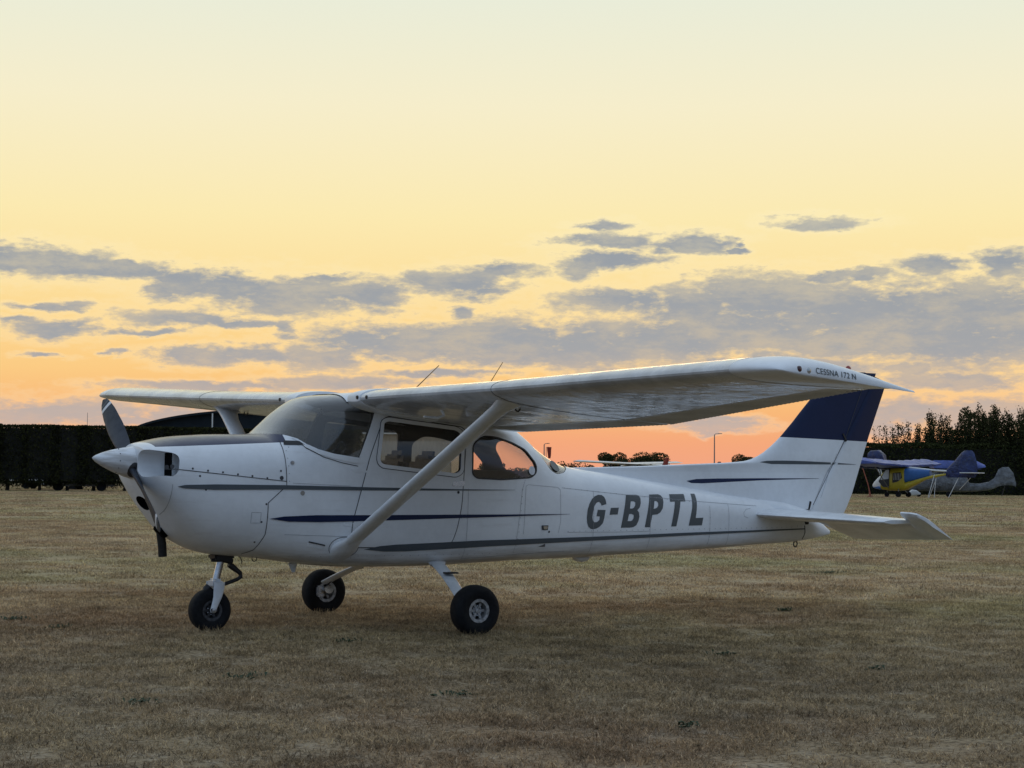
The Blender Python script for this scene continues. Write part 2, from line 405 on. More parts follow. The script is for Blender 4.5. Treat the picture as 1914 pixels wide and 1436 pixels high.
def dots_mesh(pts, r, bvh, side=-1, off=.002, n=8):
    bm = bmesh.new()
    for x, z in pts:
        h = bvh.ray_cast(Vector((x, side*8, z)), Vector((0, -side, 0)))
        if h[0] is None: continue
        no = h[1] if h[1].y*side > 0 else -h[1]
        q = no.to_track_quat('Z', 'Y').to_matrix()
        bm.faces.new([bm.verts.new(h[0]+no*off+q@Vector((cos(k/n*2*pi)*r, sin(k/n*2*pi)*r, 0))) for k in range(n)])
    return frombm(bm)

# ================================================================== the aeroplane
RL = 0.016585
ac = thing('light_aircraft', 'white high wing light aircraft with navy tail parked on dry grass in the foreground', 'aircraft',
           (0, 1.2*sin(RL), 1.2*(1-cos(RL))))
ac.rotation_euler = (RL, 0, 0)

ST = [  # x, top, bottom, z of greatest width, half width, exponent low, exponent high
 (-.895, 1.425, 1.235, 1.33, .20, 2.2, 2.2), (-.885, 1.455, 1.185, 1.32, .33, 2.3, 2.4), (-.86, 1.472, 1.13, 1.31, .375, 2.3, 2.5), (-.80, 1.488, 1.025, 1.28, .415, 2.3, 2.7), (-.70, 1.511, .885, 1.25, .445, 2.3, 2.8),
 (-.60, 1.530, .765, 1.22, .462, 2.3, 2.8), (-.50, 1.541, .700, 1.19, .470, 2.4, 2.8), (-.40, 1.548, .652, 1.17, .478, 2.5, 2.9), (-.25, 1.558, .610, 1.15, .487, 2.6, 3.0),
 (0.0, 1.564, .585, 1.12, .500, 2.9, 3.1), (.15, 1.567, .570, 1.1, .508, 3.2, 3.0), (.20, 1.60, .563, 1.1, .511, 3.4, 2.7), (.273, 1.674, .556, 1.1, .515, 3.7, 2.5), (.371, 1.768, .540, 1.1, .520, 4, 2.45),
 (.491, 1.850, .524, 1.1, .527, 4.4, 2.6), (.549, 1.878, .517, 1.1, .530, 4.6, 2.75), (.642, 1.900, .509, 1.1, .534, 4.8, 3.1), (.83, 1.918, .498, 1.1, .540, 5, 4.1), (1.09, 1.935, .492, 1.1, .545, 5, 5.5),
 (1.40, 1.925, .490, 1.1, .547, 5, 5.5), (1.8, 1.875, .495, 1.1, .538, 5, 5.5), (2.1, 1.815, .505, 1.08, .515, 5, 5.2), (2.35, 1.735, .511, 1.06, .485, 4.6, 4.6), (2.5, 1.665, .514, 1.04, .463, 4.3, 4.0),
 (2.65, 1.575, .516, 1.02, .440, 4.1, 3.5), (2.8, 1.485, .518, 1.0, .418, 4, 3.2), (2.95, 1.410, .520, .98, .396, 3.9, 3.0), (3.10, 1.355, .522, .965, .375, 3.8, 2.9), (3.25, 1.328, .525, .95, .356, 3.7, 2.8),
 (3.56, 1.292, .534, .93, .322, 3.6, 2.7), (4.07, 1.226, .551, .905, .272, 3.5, 2.6), (4.6, 1.157, .570, .88, .222, 3.4, 2.5), (5.08, 1.092, .587, .86, .176, 3.2, 2.4), (5.5, 1.046, .610, .85, .135, 3, 2.3),
 (5.85, .985, .622, .83, .100, 2.8, 2.2), (6.10, .93, .640, .79, .075, 2.6, 2.2), (6.30, .84, .668, .755, .048, 2.4, 2.2), (6.46, .735, .697, .715, .010, 2.2, 2.2)]
sx = [s[0] for s in ST]; SF = [pchip(sx, [s[k] for s in ST]) for k in range(1, 7)]
def section(x, inset=0.0, n=72):
    zt, zb, zm, w, nl, nu = [f(x) for f in SF]
    zt -= inset; zb += inset; w -= inset; ring = []
    for k in range(n):
        a = 2*pi*k/n; c, s = cos(a), sin(a); e = nu if s > 0 else nl
        yy = w*math.copysign(abs(c)**(2/e), c); zz = zm+((zt-zm) if s > 0 else (zm-zb))*math.copysign(abs(s)**(2/e), s)
        ring.append((x, yy, zz))
    return ring
def stations(a, b, step=.045):
    s = set(round(v, 4) for v in np.arange(a, b, step)); s |= {x for x in sx if a < x < b}; s |= {a, b}
    s = sorted(s); out = [s[0]]
    for v in s[1:]:
        if v-out[-1] > .008 or v == s[-1]: out.append(v)
    return out
outer = loft_mesh([section(x) for x in stations(-.895, 6.46)])
bmo = bmesh.new(); bmo.from_mesh(outer); BV = BVHTree.FromBMesh(bmo)
inner = loft_mesh([section(x, .03) for x in stations(.22, 3.05)])
outer.materials.append(m_white); inner.materials.append(m_headliner)
shell = boolean(outer, inner, 'DIFFERENCE')

WS = [(.168, 1.573), (.25, 1.566), (.327, 1.538), (.387, 1.498), (.479, 1.456), (.609, 1.422), (.824, 1.393), (.99, 1.80), (.78, 1.845), (.78, 2.3), (-.1, 2.3), (-.1, 1.573)]
DW = rounded([(1.005, 1.347), (1.05, 1.678), (1.09, 1.693), (1.74, 1.632), (1.79, 1.60), (1.785, 1.30), (1.74, 1.275)], .06)
RW = rounded([(1.915, 1.27), (1.915, 1.52), (2.02, 1.585), (2.16, 1.578), (2.34, 1.535), (2.50, 1.475), (2.615, 1.36), (2.615, 1.29), (2.55, 1.25), (2.22, 1.232), (1.96, 1.242)], .045)
BW = rounded([(2.62, 2.2), (2.62, 1.565), (2.668, 1.48), (2.74, 1.40), (2.80, 1.31), (2.88, 1.272), (2.98, 1.285), (3.09, 1.335), (3.13, 1.345), (3.13, 2.2)], .03)
for poly in (WS, DW, RW, BW):
    pm = prism(poly); pm.materials.append(m_headliner); shell = boolean(shell, pm, 'DIFFERENCE')
# cooling air intakes either side of the spinner
def intake_cut(sd):
    bm = bmesh.new(); rings = []
    for x, cy, cz, ry, rz in ((-1.0, .27, 1.325, .15, .105), (-.86, .285, 1.325, .145, .105), (-.80, .305, 1.322, .155, .102), (-.735, .345, 1.318, .16, .095), (-.66, .31, 1.315, .11, .085)):
        rings.append([(x, sd*(cy+ry*math.copysign(abs(cos(a))**.7, cos(a))), cz+rz*math.copysign(abs(sin(a))**.7, sin(a))) for a in [k/28*2*pi for k in range(28)]])
    return loft_mesh(rings)
for sd in (-1, 1):
    ic = intake_cut(sd); ic.materials.append(m_white); shell = boolean(shell, ic, 'DIFFERENCE')
# carburettor air inlet in the chin
bm = bmesh.new()
inl = [(cos(a)*.125, sin(a)*.070) for a in [k/24*2*pi for k in range(24)]]
ax_ = Vector((-.88, 0, -.475)).normalized(); ay_ = Vector((0, 1, 0)); az_ = ax_.cross(ay_)
def chin(dep, k=1.0): return [tuple(Vector((-.785, 0, 1.012))+ax_*dep+ay_*u*k+az_*v*k) for u, v in inl]
cm = loft_mesh([chin(.2), chin(-.09, .9)]); cm.materials.append(m_dark); shell = boolean(shell, cm, 'DIFFERENCE')
SHM = list(shell.materials)

def seamx(z): return .197 if z > 1.165 else (.045+(z-1.03)*(.152/.135) if z > 1.03 else (.045 if z > .78 else .045-(.78-z)*.35))
bm = bmesh.new(); bm.from_mesh(shell)
for co, no in (((.197, 0, 0), (1, 0, 0)), ((.045, 0, 0), (1, 0, 0)), ((.045, 0, 1.03), (.135, 0, -.152)), ((.045, 0, .78), (1, 0, -.35)), ((0, 0, 1.165), (0, 0, 1)), ((0, 0, 1.03), (0, 0, 1)), ((0, 0, .78), (0, 0, 1))):
    near = [f for f in bm.faces if -.25 < f.calc_center_median().x < .4]
    gm = set(near)
    for f in near: gm |= set(f.verts) | set(f.edges)
    bmesh.ops.bisect_plane(bm, geom=list(gm), plane_co=co, plane_no=no)
bc = bm.copy()
bmesh.ops.delete(bc, geom=[f for f in bc.faces if f.calc_center_median().x > seamx(f.calc_center_median().z)], context='FACES')
bmesh.ops.delete(bm, geom=[f for f in bm.faces if f.calc_center_median().x <= seamx(f.calc_center_median().z)], context='FACES')
def keepmats(me):
    for q in SHM: me.materials.append(q)
    return me
fus = link('fuselage', keepmats(frombm(bm)), None, ac, 32)
cowl = link('engine_cowling', keepmats(frombm(bc)), None, ac, 32)
# black plates stand in for the shade inside the intakes
for sd in (-1, 1): link('intake_shade_plate', box((-.738, sd*.362, 1.318), (.012, .128, .182), .004), m_dark, cowl, label='black plate for the shade inside the cooling intake beside the spinner')
link('chin_inlet', lathe([(.001, -.003), (.10, -.003), (.10, .003), (.001, .003)], 24), m_black, cowl)
ci = bpy.data.objects['chin_inlet']; ci.location = Vector((-.785, 0, 1.012))-ax_*.075; ci.rotation_euler = (-ax_).to_track_quat('Y', 'X').to_euler()
link('landing_light', lathe([(.001, 0), (.045, 0), (.052, .01), (.045, .02), (.001, .03)], 24), m_hub, cowl)
ll = bpy.data.objects['landing_light']; ll.location = Vector((-.785, 0, 1.012))-ax_*.055; ll.rotation_euler = ax_.to_track_quat('Y', 'X').to_euler()
# glazing: the same outer skin, a few millimetres in
gl_out = loft_mesh([section(x, .006) for x in stations(.165, 3.2)]); gl_in = loft_mesh([section(x, .010) for x in stations(.17, 3.195)])
glaze = boolean(gl_out, gl_in, 'DIFFERENCE')
link('windscreen', boolean(glaze, prism(grow(WS, .004)), 'INTERSECT'), m_ws, fus, 40)
for s in (-1, 1):
    y0, y1 = (-1.5, 0) if s < 0 else (0, 1.5)
    link('cabin_window', boolean(glaze, prism(grow(DW, .004), y0, y1), 'INTERSECT'), m_glass, fus, 40)
    link('cabin_window', boolean(glaze, prism(grow(RW, .004), y0, y1), 'INTERSECT'), m_glass, fus, 40)
link('cabin_window', boolean(glaze, prism(grow(BW, .004)), 'INTERSECT'), m_glass, fus, 40, label='wrap round rear cabin window behind the wing')

def ring_patch(loop, w0, w1, name, mt, parent, side, off, thick):
    link(name, patch([grow(loop, w1), grow(loop, w0)[::-1]], BV, side, off, .05, thick), mt, parent, 30)
DOOR = rounded([(1.055, 1.735), (1.84, 1.655), (1.815, 1.25), (1.80, 1.0), (1.755, .80), (1.70, .665), (.78, .675), (.775, .85), (.865, 1.18), (.93, 1.42)], .07)
GLAREC = (.03, .03, .03)
for s in (-1, 1):
    door = link('cabin_door', patch([DOOR, grow(DW, .004)[::-1]], BV, s, .0035, .05, .003), m_white, ac, 30)
    link('door_seam', strips_mesh([[*grow(DOOR, .004), grow(DOOR, .004)[0]]], .007, BV, s, .003), m_line, door)
    ring_patch(DW, .0, .030, 'window_frame', m_white, door, s, .009, .006)
    link('window_seal', patch([grow(DW, .036), grow(DW, .030)[::-1]], BV, s, .006, .05), m_line, door)
    ring_patch(RW, .0, .012, 'window_frame', m_black, fus, s, .0035, .004)
    hb = strips_mesh([[(1.70, 1.175), (1.825, 1.168)], [(1.70, 1.212), (1.825, 1.215)]], .010, BV, s, .012)
    link('door_handle', patch([rounded([(1.70, 1.172), (1.72, 1.213), (1.828, 1.214), (1.822, 1.170)], .012)], BV, s, .006, .05, .012), m_metal, door, 30)
    link('door_lock', dots_mesh([(1.765, 1.118)], .012, BV, s, .006, 12), m_black, door)
    for hx, hz in ((.80, 1.292), (.735, .857)):
        link('door_hinge', patch([rounded([(hx-.045, hz+.012), (hx+.03, hz+.012), (hx+.235, hz-.03), (hx+.09, hz-.018), (hx-.03, hz-.012)], .006)], BV, s, .003, .05, .012), m_white, fus, 30)

# ------------------------------------------------ paint scheme and lettering on both sides
S1 = [(-.692, 1.153), (-.634, 1.166), (-.402, 1.172), (.201, 1.169), (.973, 1.156), (1.799, 1.144), (2.364, 1.139), (2.364, 1.137), (1.8, 1.133), (.974, 1.13), (.202, 1.136), (-.401, 1.13), (-.633, 1.139)]
S2 = [(.059, .905), (.18, .923), (.454, .933), (.978, .932), (1.794, .933), (3.013, .927), (3.013, .925), (1.794, .904), (.98, .886), (.501, .878), (.226, .883)]
S3 = [(.893, .656), (1.033, .681), (1.18, .692), (2.024, .715), (3.248, .723), (4.568, .745), (6.053, .763), (6.053, .752), (4.569, .72), (3.248, .688), (2.025, .661), (1.281, .636), (1.083, .637)]
for s in (-1, 1):
    for loop, mm, lb in ((S1, m_grey, 'thin grey stripe along the nose and door'), (S2, m_navy, 'tapered navy stripe along the cabin'), (S3, m_grey, 'long grey stripe low along the tail boom')):
        link('side_stripe', patch([loop], BV, s, .0065, .06), mm, fus, label=lb)
LET = {'G': [[(3.45, 1.012), (3.442, 1.049), (3.427, 1.075), (3.397, 1.092), (3.357, 1.094), (3.317, 1.083), (3.278, 1.057), (3.245, 1.012), (3.226, 0.961), (3.218, 0.894), (3.222, 0.849), (3.24, 0.812), (3.27, 0.793), (3.299, 0.789), (3.339, 0.796), (3.378, 0.814), (3.412, 0.844), (3.426, 0.885), (3.441, 0.959), (3.347, 0.961), (3.333, 0.904), (3.373, 0.902), (3.368, 0.87), (3.342, 0.854), (3.311, 0.851), (3.29, 0.867), (3.284, 0.893), (3.291, 0.945), (3.307, 0.997), (3.333, 1.025), (3.363, 1.032), (3.383, 1.018), (3.391, 0.998)]], 'dash': [[(3.503, 0.977), (3.6, 0.979), (3.587, 0.918), (3.49, 0.916)]], 'B': [[(3.696, 1.094), (3.822, 1.093), (3.853, 1.086), (3.871, 1.063), (3.87, 1.017), (3.855, 0.979), (3.825, 0.955), (3.846, 0.934), (3.852, 0.896), (3.842, 0.858), (3.817, 0.82), (3.782, 0.802), (3.746, 0.799), (3.63, 0.798)], [(3.748, 1.035), (3.782, 1.035), (3.803, 1.025), (3.801, 0.999), (3.783, 0.976), (3.758, 0.969), (3.735, 0.971)], [(3.725, 0.921), (3.759, 0.921), (3.783, 0.912), (3.78, 0.881), (3.765, 0.863), (3.745, 0.857), (3.709, 0.857)]], 'P': [[(3.989, 1.095), (4.102, 1.097), (4.134, 1.087), (4.154, 1.066), (4.155, 1.024), (4.142, 0.97), (4.111, 0.932), (4.075, 0.915), (4.012, 0.91), (3.985, 0.799), (3.921, 0.799)], [(4.043, 1.037), (4.072, 1.035), (4.088, 1.02), (4.087, 0.993), (4.068, 0.974), (4.028, 0.965)]], 'T': [[(4.25, 1.097), (4.443, 1.098), (4.44, 1.031), (4.375, 1.03), (4.316, 0.803), (4.251, 0.802), (4.303, 1.029), (4.239, 1.029)]], 'L': [[(4.538, 1.1), (4.595, 1.1), (4.589, 1.022), (4.562, 0.877), (4.66, 0.88), (4.645, 0.809), (4.473, 0.807), (4.521, 0.984)]]}
def letters(side, mirror):
    for k, loops in LET.items():
        lp = [[(7.87-x if mirror else x, z) for x, z in l] for l in loops]
        o = link('registration_letter', patch(lp, BV, side, .0022, .04), m_letter, fus)
letters(-1, False); letters(1, True)

# ------------------------------------------------ panel lines, rivets, small fittings
gaps = [[(.197, 1.52), (.197, 1.165), (.045, 1.03), (.045, .78), (0, .655), (-.06, .62)], [(-.79, 1.284), (-.712, 1.285), (.197, 1.199)],
        [(.322, 1.517), (.381, 1.463), (.517, 1.394), (.667, 1.352), (.815, 1.325)]]
hair = [[(.80, .58), (.78, .66)], [(1.86, .56), (1.87, 1.15)], [(3.30, .56), (3.30, 1.12)], [(5.0, .62), (5.0, 1.0)], [(.20, .78), (.75, .76)], [(2.40, .60), (2.41, .777), (2.455, 1.142), (2.484, 1.225)], [(2.479, .76), (2.495, 1.17), (2.52, 1.183), (2.87, 1.160), (2.90, 1.137), (2.907, .862), (2.884, .764)],
        [(2.92, 1.156), (3.687, 1.094), (4.632, 1.028), (5.387, .984)], [(2.992, .767), (3.629, .760), (3.99, .763)], [(3.99, .60), (3.99, 1.05)], [(4.75, .62), (4.75, .99)],
        [(-.725, 1.17), (-.72, .93)], [(.25, 1.185), (.75, 1.165)], [(.75, .70), (.63, .52)], [(5.30, .96), (5.24, .955), (5.20, .92), (5.21, .885), (5.26, .872)],
        [(-.088, .955), (-.01, .955), (-.01, .872), (-.088, .872), (-.088, .955)], [(1.86, .56), (2.4, .585), (3.0, .60)]]
riv = [(-.578, 1.291), (-.456, 1.276), (-.335, 1.265), (-.212, 1.25), (-.092, 1.238), (.033, 1.223), (.15, 1.28), (.03, 1.02), (.0, .88), (-.02, .72), (-.47, 1.13), (-.52, 1.235)]
for s in (-1, 1):
    link('panel_gap', strips_mesh(gaps, .006, BV, s, .003), m_line, fus)
    link('panel_seam', strips_mesh(hair, .0028, BV, s, .0026), mat('seam_shade', (.28, .29, .31), .6) if s < 0 else bpy.data.materials['seam_shade'], fus)
    rows = [(x_, .775) for x_ in np.arange(3.0, 5.9, .07)]+[(x_, 1.156-(x_-2.92)*.0805) for x_ in np.arange(2.95, 4.6, .07)]+[(2.41+(z_-.6)*.09, z_) for z_ in np.arange(.6, 1.2, .06)]+[(3.30, z_) for z_ in np.arange(.6, 1.1, .06)]+[(3.99, z_) for z_ in np.arange(.62, 1.05, .06)]+[(4.75, z_) for z_ in np.arange(.64, .98, .06)]+[(.22, z_) for z_ in np.arange(1.2, 1.46, .06)]+[(x_, .60) for x_ in np.arange(.3, 2.3, .08)]
    link('rivet_row', dots_mesh(rows, .0042, BV, s, .0022, 6), bpy.data.materials['seam_shade'], fus, kind='stuff')
    link('screw_row', dots_mesh(riv, .0085, BV, s, .002), m_line, cowl)
    link('cowl_fastener', dots_mesh([(-.775, 1.30), (-.735, 1.305), (.155, 1.225)], .017, BV, s, .002, 12), m_line, cowl)
    link('round_cover', dots_mesh([(.334, 1.107)], .019, BV, s, .003, 16), mat('cover_tan', (.30, .27, .24), .6) if s < 0 else bpy.data.materials['cover_tan'], fus)
    link('step_plate', patch([rounded([(.405, .722), (.545, .692), (.536, .657), (.403, .68)], .01)], BV, s, .004, .04, .008), m_strut, fus, 30)
    link('step_edge', strips_mesh([[(.405, .724), (.547, .694)]], .010, BV, s, .010), m_line, fus)
    link('cowl_louvre', patch([rounded([(.225, 1.518), (.335, 1.517), (.375, 1.487), (.215, 1.485)], .01)], BV, s, .006, .04, .01), m_black, fus, 30)
link('lip_fairing', patch([[(.29, 1.540), (.318, 1.522), (.378, 1.468), (.478, 1.418), (.60, 1.383), (.815, 1.345), (.824, 1.390), (.609, 1.418), (.479, 1.452), (.387, 1.494), (.327, 1.534)]], BV, -1, .006, .04, .006), m_white, fus, 40)
link('baggage_latch', patch([rounded([(2.683, .832), (2.764, .831), (2.759, .79), (2.69, .791)], .006)], BV, -1, .003, .05), m_line, fus)
link('baggage_latch', patch([rounded([(2.705, .824), (2.756, .823), (2.752, .798), (2.71, .798)], .006)], BV, -1, .005, .05), m_metal, fus)
link('baggage_lock', dots_mesh([(2.775, .775)], .010, BV, -1, .003, 12), m_line, fus)
h = BV.ray_cast(Vector((.253, -8, 1.347)), Vector((0, 1, 0)))[0]
link('static_vent', box(h, (.03, .03, .028), .006), m_metal, fus)
# registration sticker and round vent in the aft cabin window
link('window_sticker', dots_mesh([(2.565, 1.305)], .038, BV, -1, .001, 20), mat('sticker_white', (.6, .62, .66), .5), fus)
bowl = dots_mesh([(2.885, 1.345)], .058, BV, -1, .0005, 20)
link('window_vent', bowl, m_grey, fus)
link('belly_light', tube([(3.33, 0, .530), (3.36, 0, .512), (3.42, 0, .506), (3.48, 0, .512), (3.51, 0, .530)], [.012, .026, .032, .026, .012], 14, ((0, 1, 0), 1.5)), m_strut, fus, 40)
link('fuel_drain', tube([(.46, -.12, .53), (.465, -.12, .488), (.47, -.12, .455)], [.035, .022, .012], 10, ((1, 0, 0), 1.2)), m_strut, fus)
link('belly_hook', tube([(.09+.022*cos(a), -.18, .575+.022*sin(a)) for a in [k/10*2*pi for k in range(11)]], .004, 6), m_black, fus)
link('tail_ring', tube([(6.01+.024*cos(a), 0, .605+.028*sin(a)) for a in [k/14*2*pi for k in range(15)]], .006, 8), m_black, fus)

# ------------------------------------------------ spinner and propeller
hub = Vector((-.80, 0, 1.318)); axd = Vector((-.410, 0, .040)).normalized()
def onaxis(me, name, mt, par, sm=30):
    o = link(name, me, mt, par, sm); o.location = hub; o.rotation_euler = axd.to_track_quat('X', 'Z').to_euler(); return o
spr = [(.0005, .414), (.012, .404), (.028, .382), (.052, .335), (.078, .27), (.100, .20), (.118, .135), (.131, .07), (.138, .02), (.140, 0), (.138, -.012), (.10, -.02), (.001, -.02)]
prop = link('propeller', box((0, 0, 0), (.10, .10, .10), .02), m_black, ac)
prop.location = hub+axd*.10; prop.rotation_euler = axd.to_track_quat('X', 'Z').to_euler()
# blades (local x = along the shaft)
def blade():
    rings = []
    for i in range(26):
        t = i/25; r = .055+t*.845
        ch = np.interp(t, [0, .1, .25, .5, .75, .9, .96, 1], [.075, .085, .125, .155, .145, .115, .080, .02])
        th = np.interp(t, [0, .15, .4, 1], [.048, .034, .018, .006])
        tw = radians(np.interp(t, [0, .15, .5, 1], [70, 55, 30, 14]))
        ring = []
        for k in range(20):
            a = k/20*2*pi; u = cos(a)*ch/2; v = sin(a)*th/2*(1.0 if sin(a) < 0 else 1.3)*(1-.3*cos(a))
            ring.append((v*cos(tw)-u*sin(tw), u*cos(tw)+v*sin(tw), r))
        rings.append(ring)
    return loft_mesh(rings)
BL = blade()
PA = radians(124)
def stripe_ring(t0, t1):
    rings = []
    for i in range(4):
        t = t0+(t1-t0)*i/3; r = .055+t*.845
        ch = np.interp(t, [0, .1, .25, .5, .75, .9, .96, 1], [.075, .085, .125, .155, .145, .115, .080, .02])+.002
        th = np.interp(t, [0, .15, .4, 1], [.048, .034, .018, .006])+.002
        tw = radians(np.interp(t, [0, .15, .5, 1], [70, 55, 30, 14])); ring = []
        for k in range(20):
            a = k/20*2*pi; u = cos(a)*ch/2; v = sin(a)*th/2*(1.0 if sin(a) < 0 else 1.3)*(1-.3*cos(a))
            ring.append((v*cos(tw)-u*sin(tw), u*cos(tw)+v*sin(tw), r))
        rings.append(ring)
    return loft_mesh(rings, cap=False)
for i in (0, 1):
    # rotation about the shaft; blade's long axis is local z
    ang = radians(56.5) + i*pi
    b = link('blade', BL if i == 0 else BL.copy(), m_prop, prop, 50); b.rotation_euler = (ang, 0, 0)
    st = link('blade_stripe', stripe_ring(.845, .885), mat('stripe_white', (.7, .7, .7), .4) if i == 0 else bpy.data.materials['stripe_white'], prop, 50); st.rotation_euler = (ang, 0, 0)
    st = link('blade_stripe', stripe_ring(.905, .93), m_grey, prop, 50); st.rotation_euler = (ang, 0, 0)
spin = onaxis(lathe(spr, 48, 'x'), 'spinner', m_white, ac, 40)
for i in (0, 1):
    a = radians(56.5)+i*pi
    rr = .105
    d_ = Vector((0, -sin(a), cos(a)))
    o = link('blade_cutout', lathe([(.001, .045), (.03, .040), (.044, .02), (.048, -.02), (.001, -.02)], 20, 'z'), m_black, spin, 40)
    o.location = Vector((.10, 0, 0))+d_*rr; o.rotation_euler = d_.to_track_quat('Z', 'X').to_euler(); o.scale = (1.5, 1.15, .5)
bm = bmesh.new()
for k in range(10):
    a = k/10*2*pi
    for xx, rr in ((.012, .1385), (.22, .0955)):
        q = bmesh.ops.create_icosphere(bm, subdivisions=1, radius=.0045)['verts']; bmesh.ops.translate(bm, vec=(xx, rr*cos(a), rr*sin(a)), verts=q)
link('spinner_screw', frombm(bm), m_line, spin)
link('backplate_gap', lathe([(.1, -.021), (.132, -.021), (.132, -.05), (.1, -.05)], 40, 'x'), m_black, spin)
link('cowl_outlet', box((-.625, .02, .79), (.10, .13, .05), .01, Matrix.Rotation(.9, 3, 'Y')), m_dark, cowl)  # solid black block in place of the opening's inner shade
exh = link('exhaust_pipe', tube([(-.62, .05, .80), (-.60, .05, .68), (-.593, .05, .588)], .034, 18), m_exhaust, cowl, 40)

# ------------------------------------------------ wings
def naca(n=26, t=.12, mm=.02, p=.4):
    up_, lo = [], []
    for i in range(n+1):
        x = .5*(1-cos(pi*i/n)); yt = 5*t*(.2969*sqrt(x)-.126*x-.3516*x*x+.2843*x**3-.1036*x**4)
        yc = mm/p**2*(2*p*x-x*x) if x < p else mm/(1-p)**2*((1-2*p)+2*p*x-x*x)
        up_.append((x, yc+yt)); lo.append((x, yc-yt))
    return up_, lo
AU, AL = naca()
def wsec(y, grow_=0, x0=0, x1=1.0):
    """wing section at distance y from the centreline: list of (x, z) upper then lower, chord fraction x0..x1"""
    lex = np.interp(y, [.5, 2.55, 5.12], [.745, .777, .815]); lez = np.interp(y, [.5, 2.55, 5.12], [1.870, 1.914, 1.984])
    tex = np.interp(y, [.5, 2.55, 5.12], [2.395, 2.412, 1.96]); tez = np.interp(y, [.5, 2.55, 5.12], [1.632, 1.694, 1.905])
    return lex, lez, tex, tez
def secpts(y, x0, x1, grow_=0, zoff=0, scl=1.0, cap=False):
    lex, lez, tex, tez = wsec(y); dx, dz = tex-lex, tez-lez; c = math.hypot(dx, dz); ex, ez = dx/c, dz/c
    def pt(u, v): return (lex+ex*u*c-ez*v*c*scl, lez+ez*u*c+ex*v*c*scl+zoff)
    kk = np.interp(y, [2.55, 5.12], [1.0, 1.22])
    def iv(L, x): return (kk if L is AU else 1.0)*float(np.interp(x, [q[0] for q in L], [q[1] for q in L]))
    xs = [q[0] for q in AU if x0 < q[0] < x1]; xs = [x0]+xs+[x1]
    U = [pt(x, iv(AU, x)+grow_) for x in xs]; Lw = [pt(x, iv(AL, x)-grow_) for x in xs]
    return U, Lw
def wing_mesh(ys, x0, x1, s, grow_=0, corr=0, cx=None):
    rings = []
    for y in ys:
        a = x0(y) if callable(x0) else x0
        U, Lw = secpts(y, a, x1, grow_)
        if corr:
            w = corr*(.5+.5*cos(2*pi*y/.052))
            U = [(u[0], u[1]-w*(1-abs(2*i/(len(U)-1)-1)**6)) for i, u in enumerate(U)]
            Lw = [(u[0], u[1]+w*(1-abs(2*i/(len(Lw)-1)-1)**6)) for i, u in enumerate(Lw)]
        ring = U+Lw[::-1]
        if a == 0: ring = U+Lw[:0:-1]
        rings.append([(p[0], s*y, p[1]) for p in ring])
    return loft_mesh(rings)
HF = .735
for s in (-1, 1):
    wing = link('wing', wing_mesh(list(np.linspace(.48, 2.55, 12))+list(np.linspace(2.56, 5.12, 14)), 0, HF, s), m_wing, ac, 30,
                label='near wing reaching towards the camera' if s < 0 else 'far wing beyond the cabin')
    link('flap', wing_mesh(list(np.arange(.60, 2.535, .0065 if s < 0 else .026)), HF+.008, 1.0, s, 0, .006), m_corr, wing, 50)
    link('aileron', wing_mesh(list(np.arange(2.56, 5.05, .0065 if s < 0 else .026)), HF+.008, 1.0, s, 0, .006), m_corr, wing, 50)
    link('wing_rear_corner', wing_mesh([5.055, 5.12], HF, 1.0, s), m_wing, wing, 30)
    link('wing_rear_corner', wing_mesh([.48, .595], HF, 1.0, s), m_wing, wing, 30)
    # moulded, drooping wing tip
    rings = []
    for t in np.linspace(0, 1, 16):
        y = 5.12+.36*sin(t*pi/2); k = cos(t*pi/2)**.8
        U, Lw = secpts(5.12, 0, 1.0)
        ring = []
        sh = 1-.35*t**2  # chord shortens
        for (x, z), up_ in [(p, 1) for p in U]+[(p, 0) for p in Lw[:0:-1]]:
            xn = .815+(x-.815)*(1-.10*(1-k)) + (1-k)*.13
            f = (x-.815)/1.15; zl = 1.984-.079*f-.020*(1-k)*(.3+f*.8)-.006*t
            if up_: zz = zl+(z-zl)*k*(1-.22*f)+.034*sin(pi*min(1, f))*(1-.6*f)*sin(t*pi*.75)
            else: zz = zl+(z-zl)*(k*.9+.02)
            ring.append((xn+.06*max(0, f-.6)*t, s*y, zz))
        rings.append(ring)
    tipo = link('wing_tip', loft_mesh(rings), m_white, wing, 50)
    if s < 0: TIP = tipo
    # leading edge cuff against the cabin
    rings = []
    for y, gk in ((.47, .004), (.56, .007), (.63, .007), (.668, .004), (.674, -.002)):
        U, Lw = secpts(y, 0, .45, gk)
        rings.append([(p[0]-gk*1.3, s*y, p[1]) for p in U+Lw[:0:-1]])
    link('root_cuff', loft_mesh(rings), m_white, wing, 40)
    # skin joint at the end of the flat centre part of the wing
    rings = []
    for y in (2.553, 2.557):
        U, Lw = secpts(y, 0, HF, .0009); rings.append([(p[0]-.001, s*y, p[1]) for p in U+Lw[:0:-1]])
    link('skin_joint', loft_mesh(rings), m_line, wing)
    for nm_, yy, zz in (('leading_edge_vent', .775, 0), ('leading_edge_vent', .64, 0)):
        if s > 0 and yy < .7: continue
        o = link(nm_, lathe([(.001, 0), (.014, 0), (.016, .006), (.001, .006)], 18, 'x'), m_black, wing)
        o.location = (np.interp(yy, [.5, 2.55], [.745, .777])-(.006 if yy > .7 else .014), s*yy, 1.876); o.scale = (1.5, 1, 1)
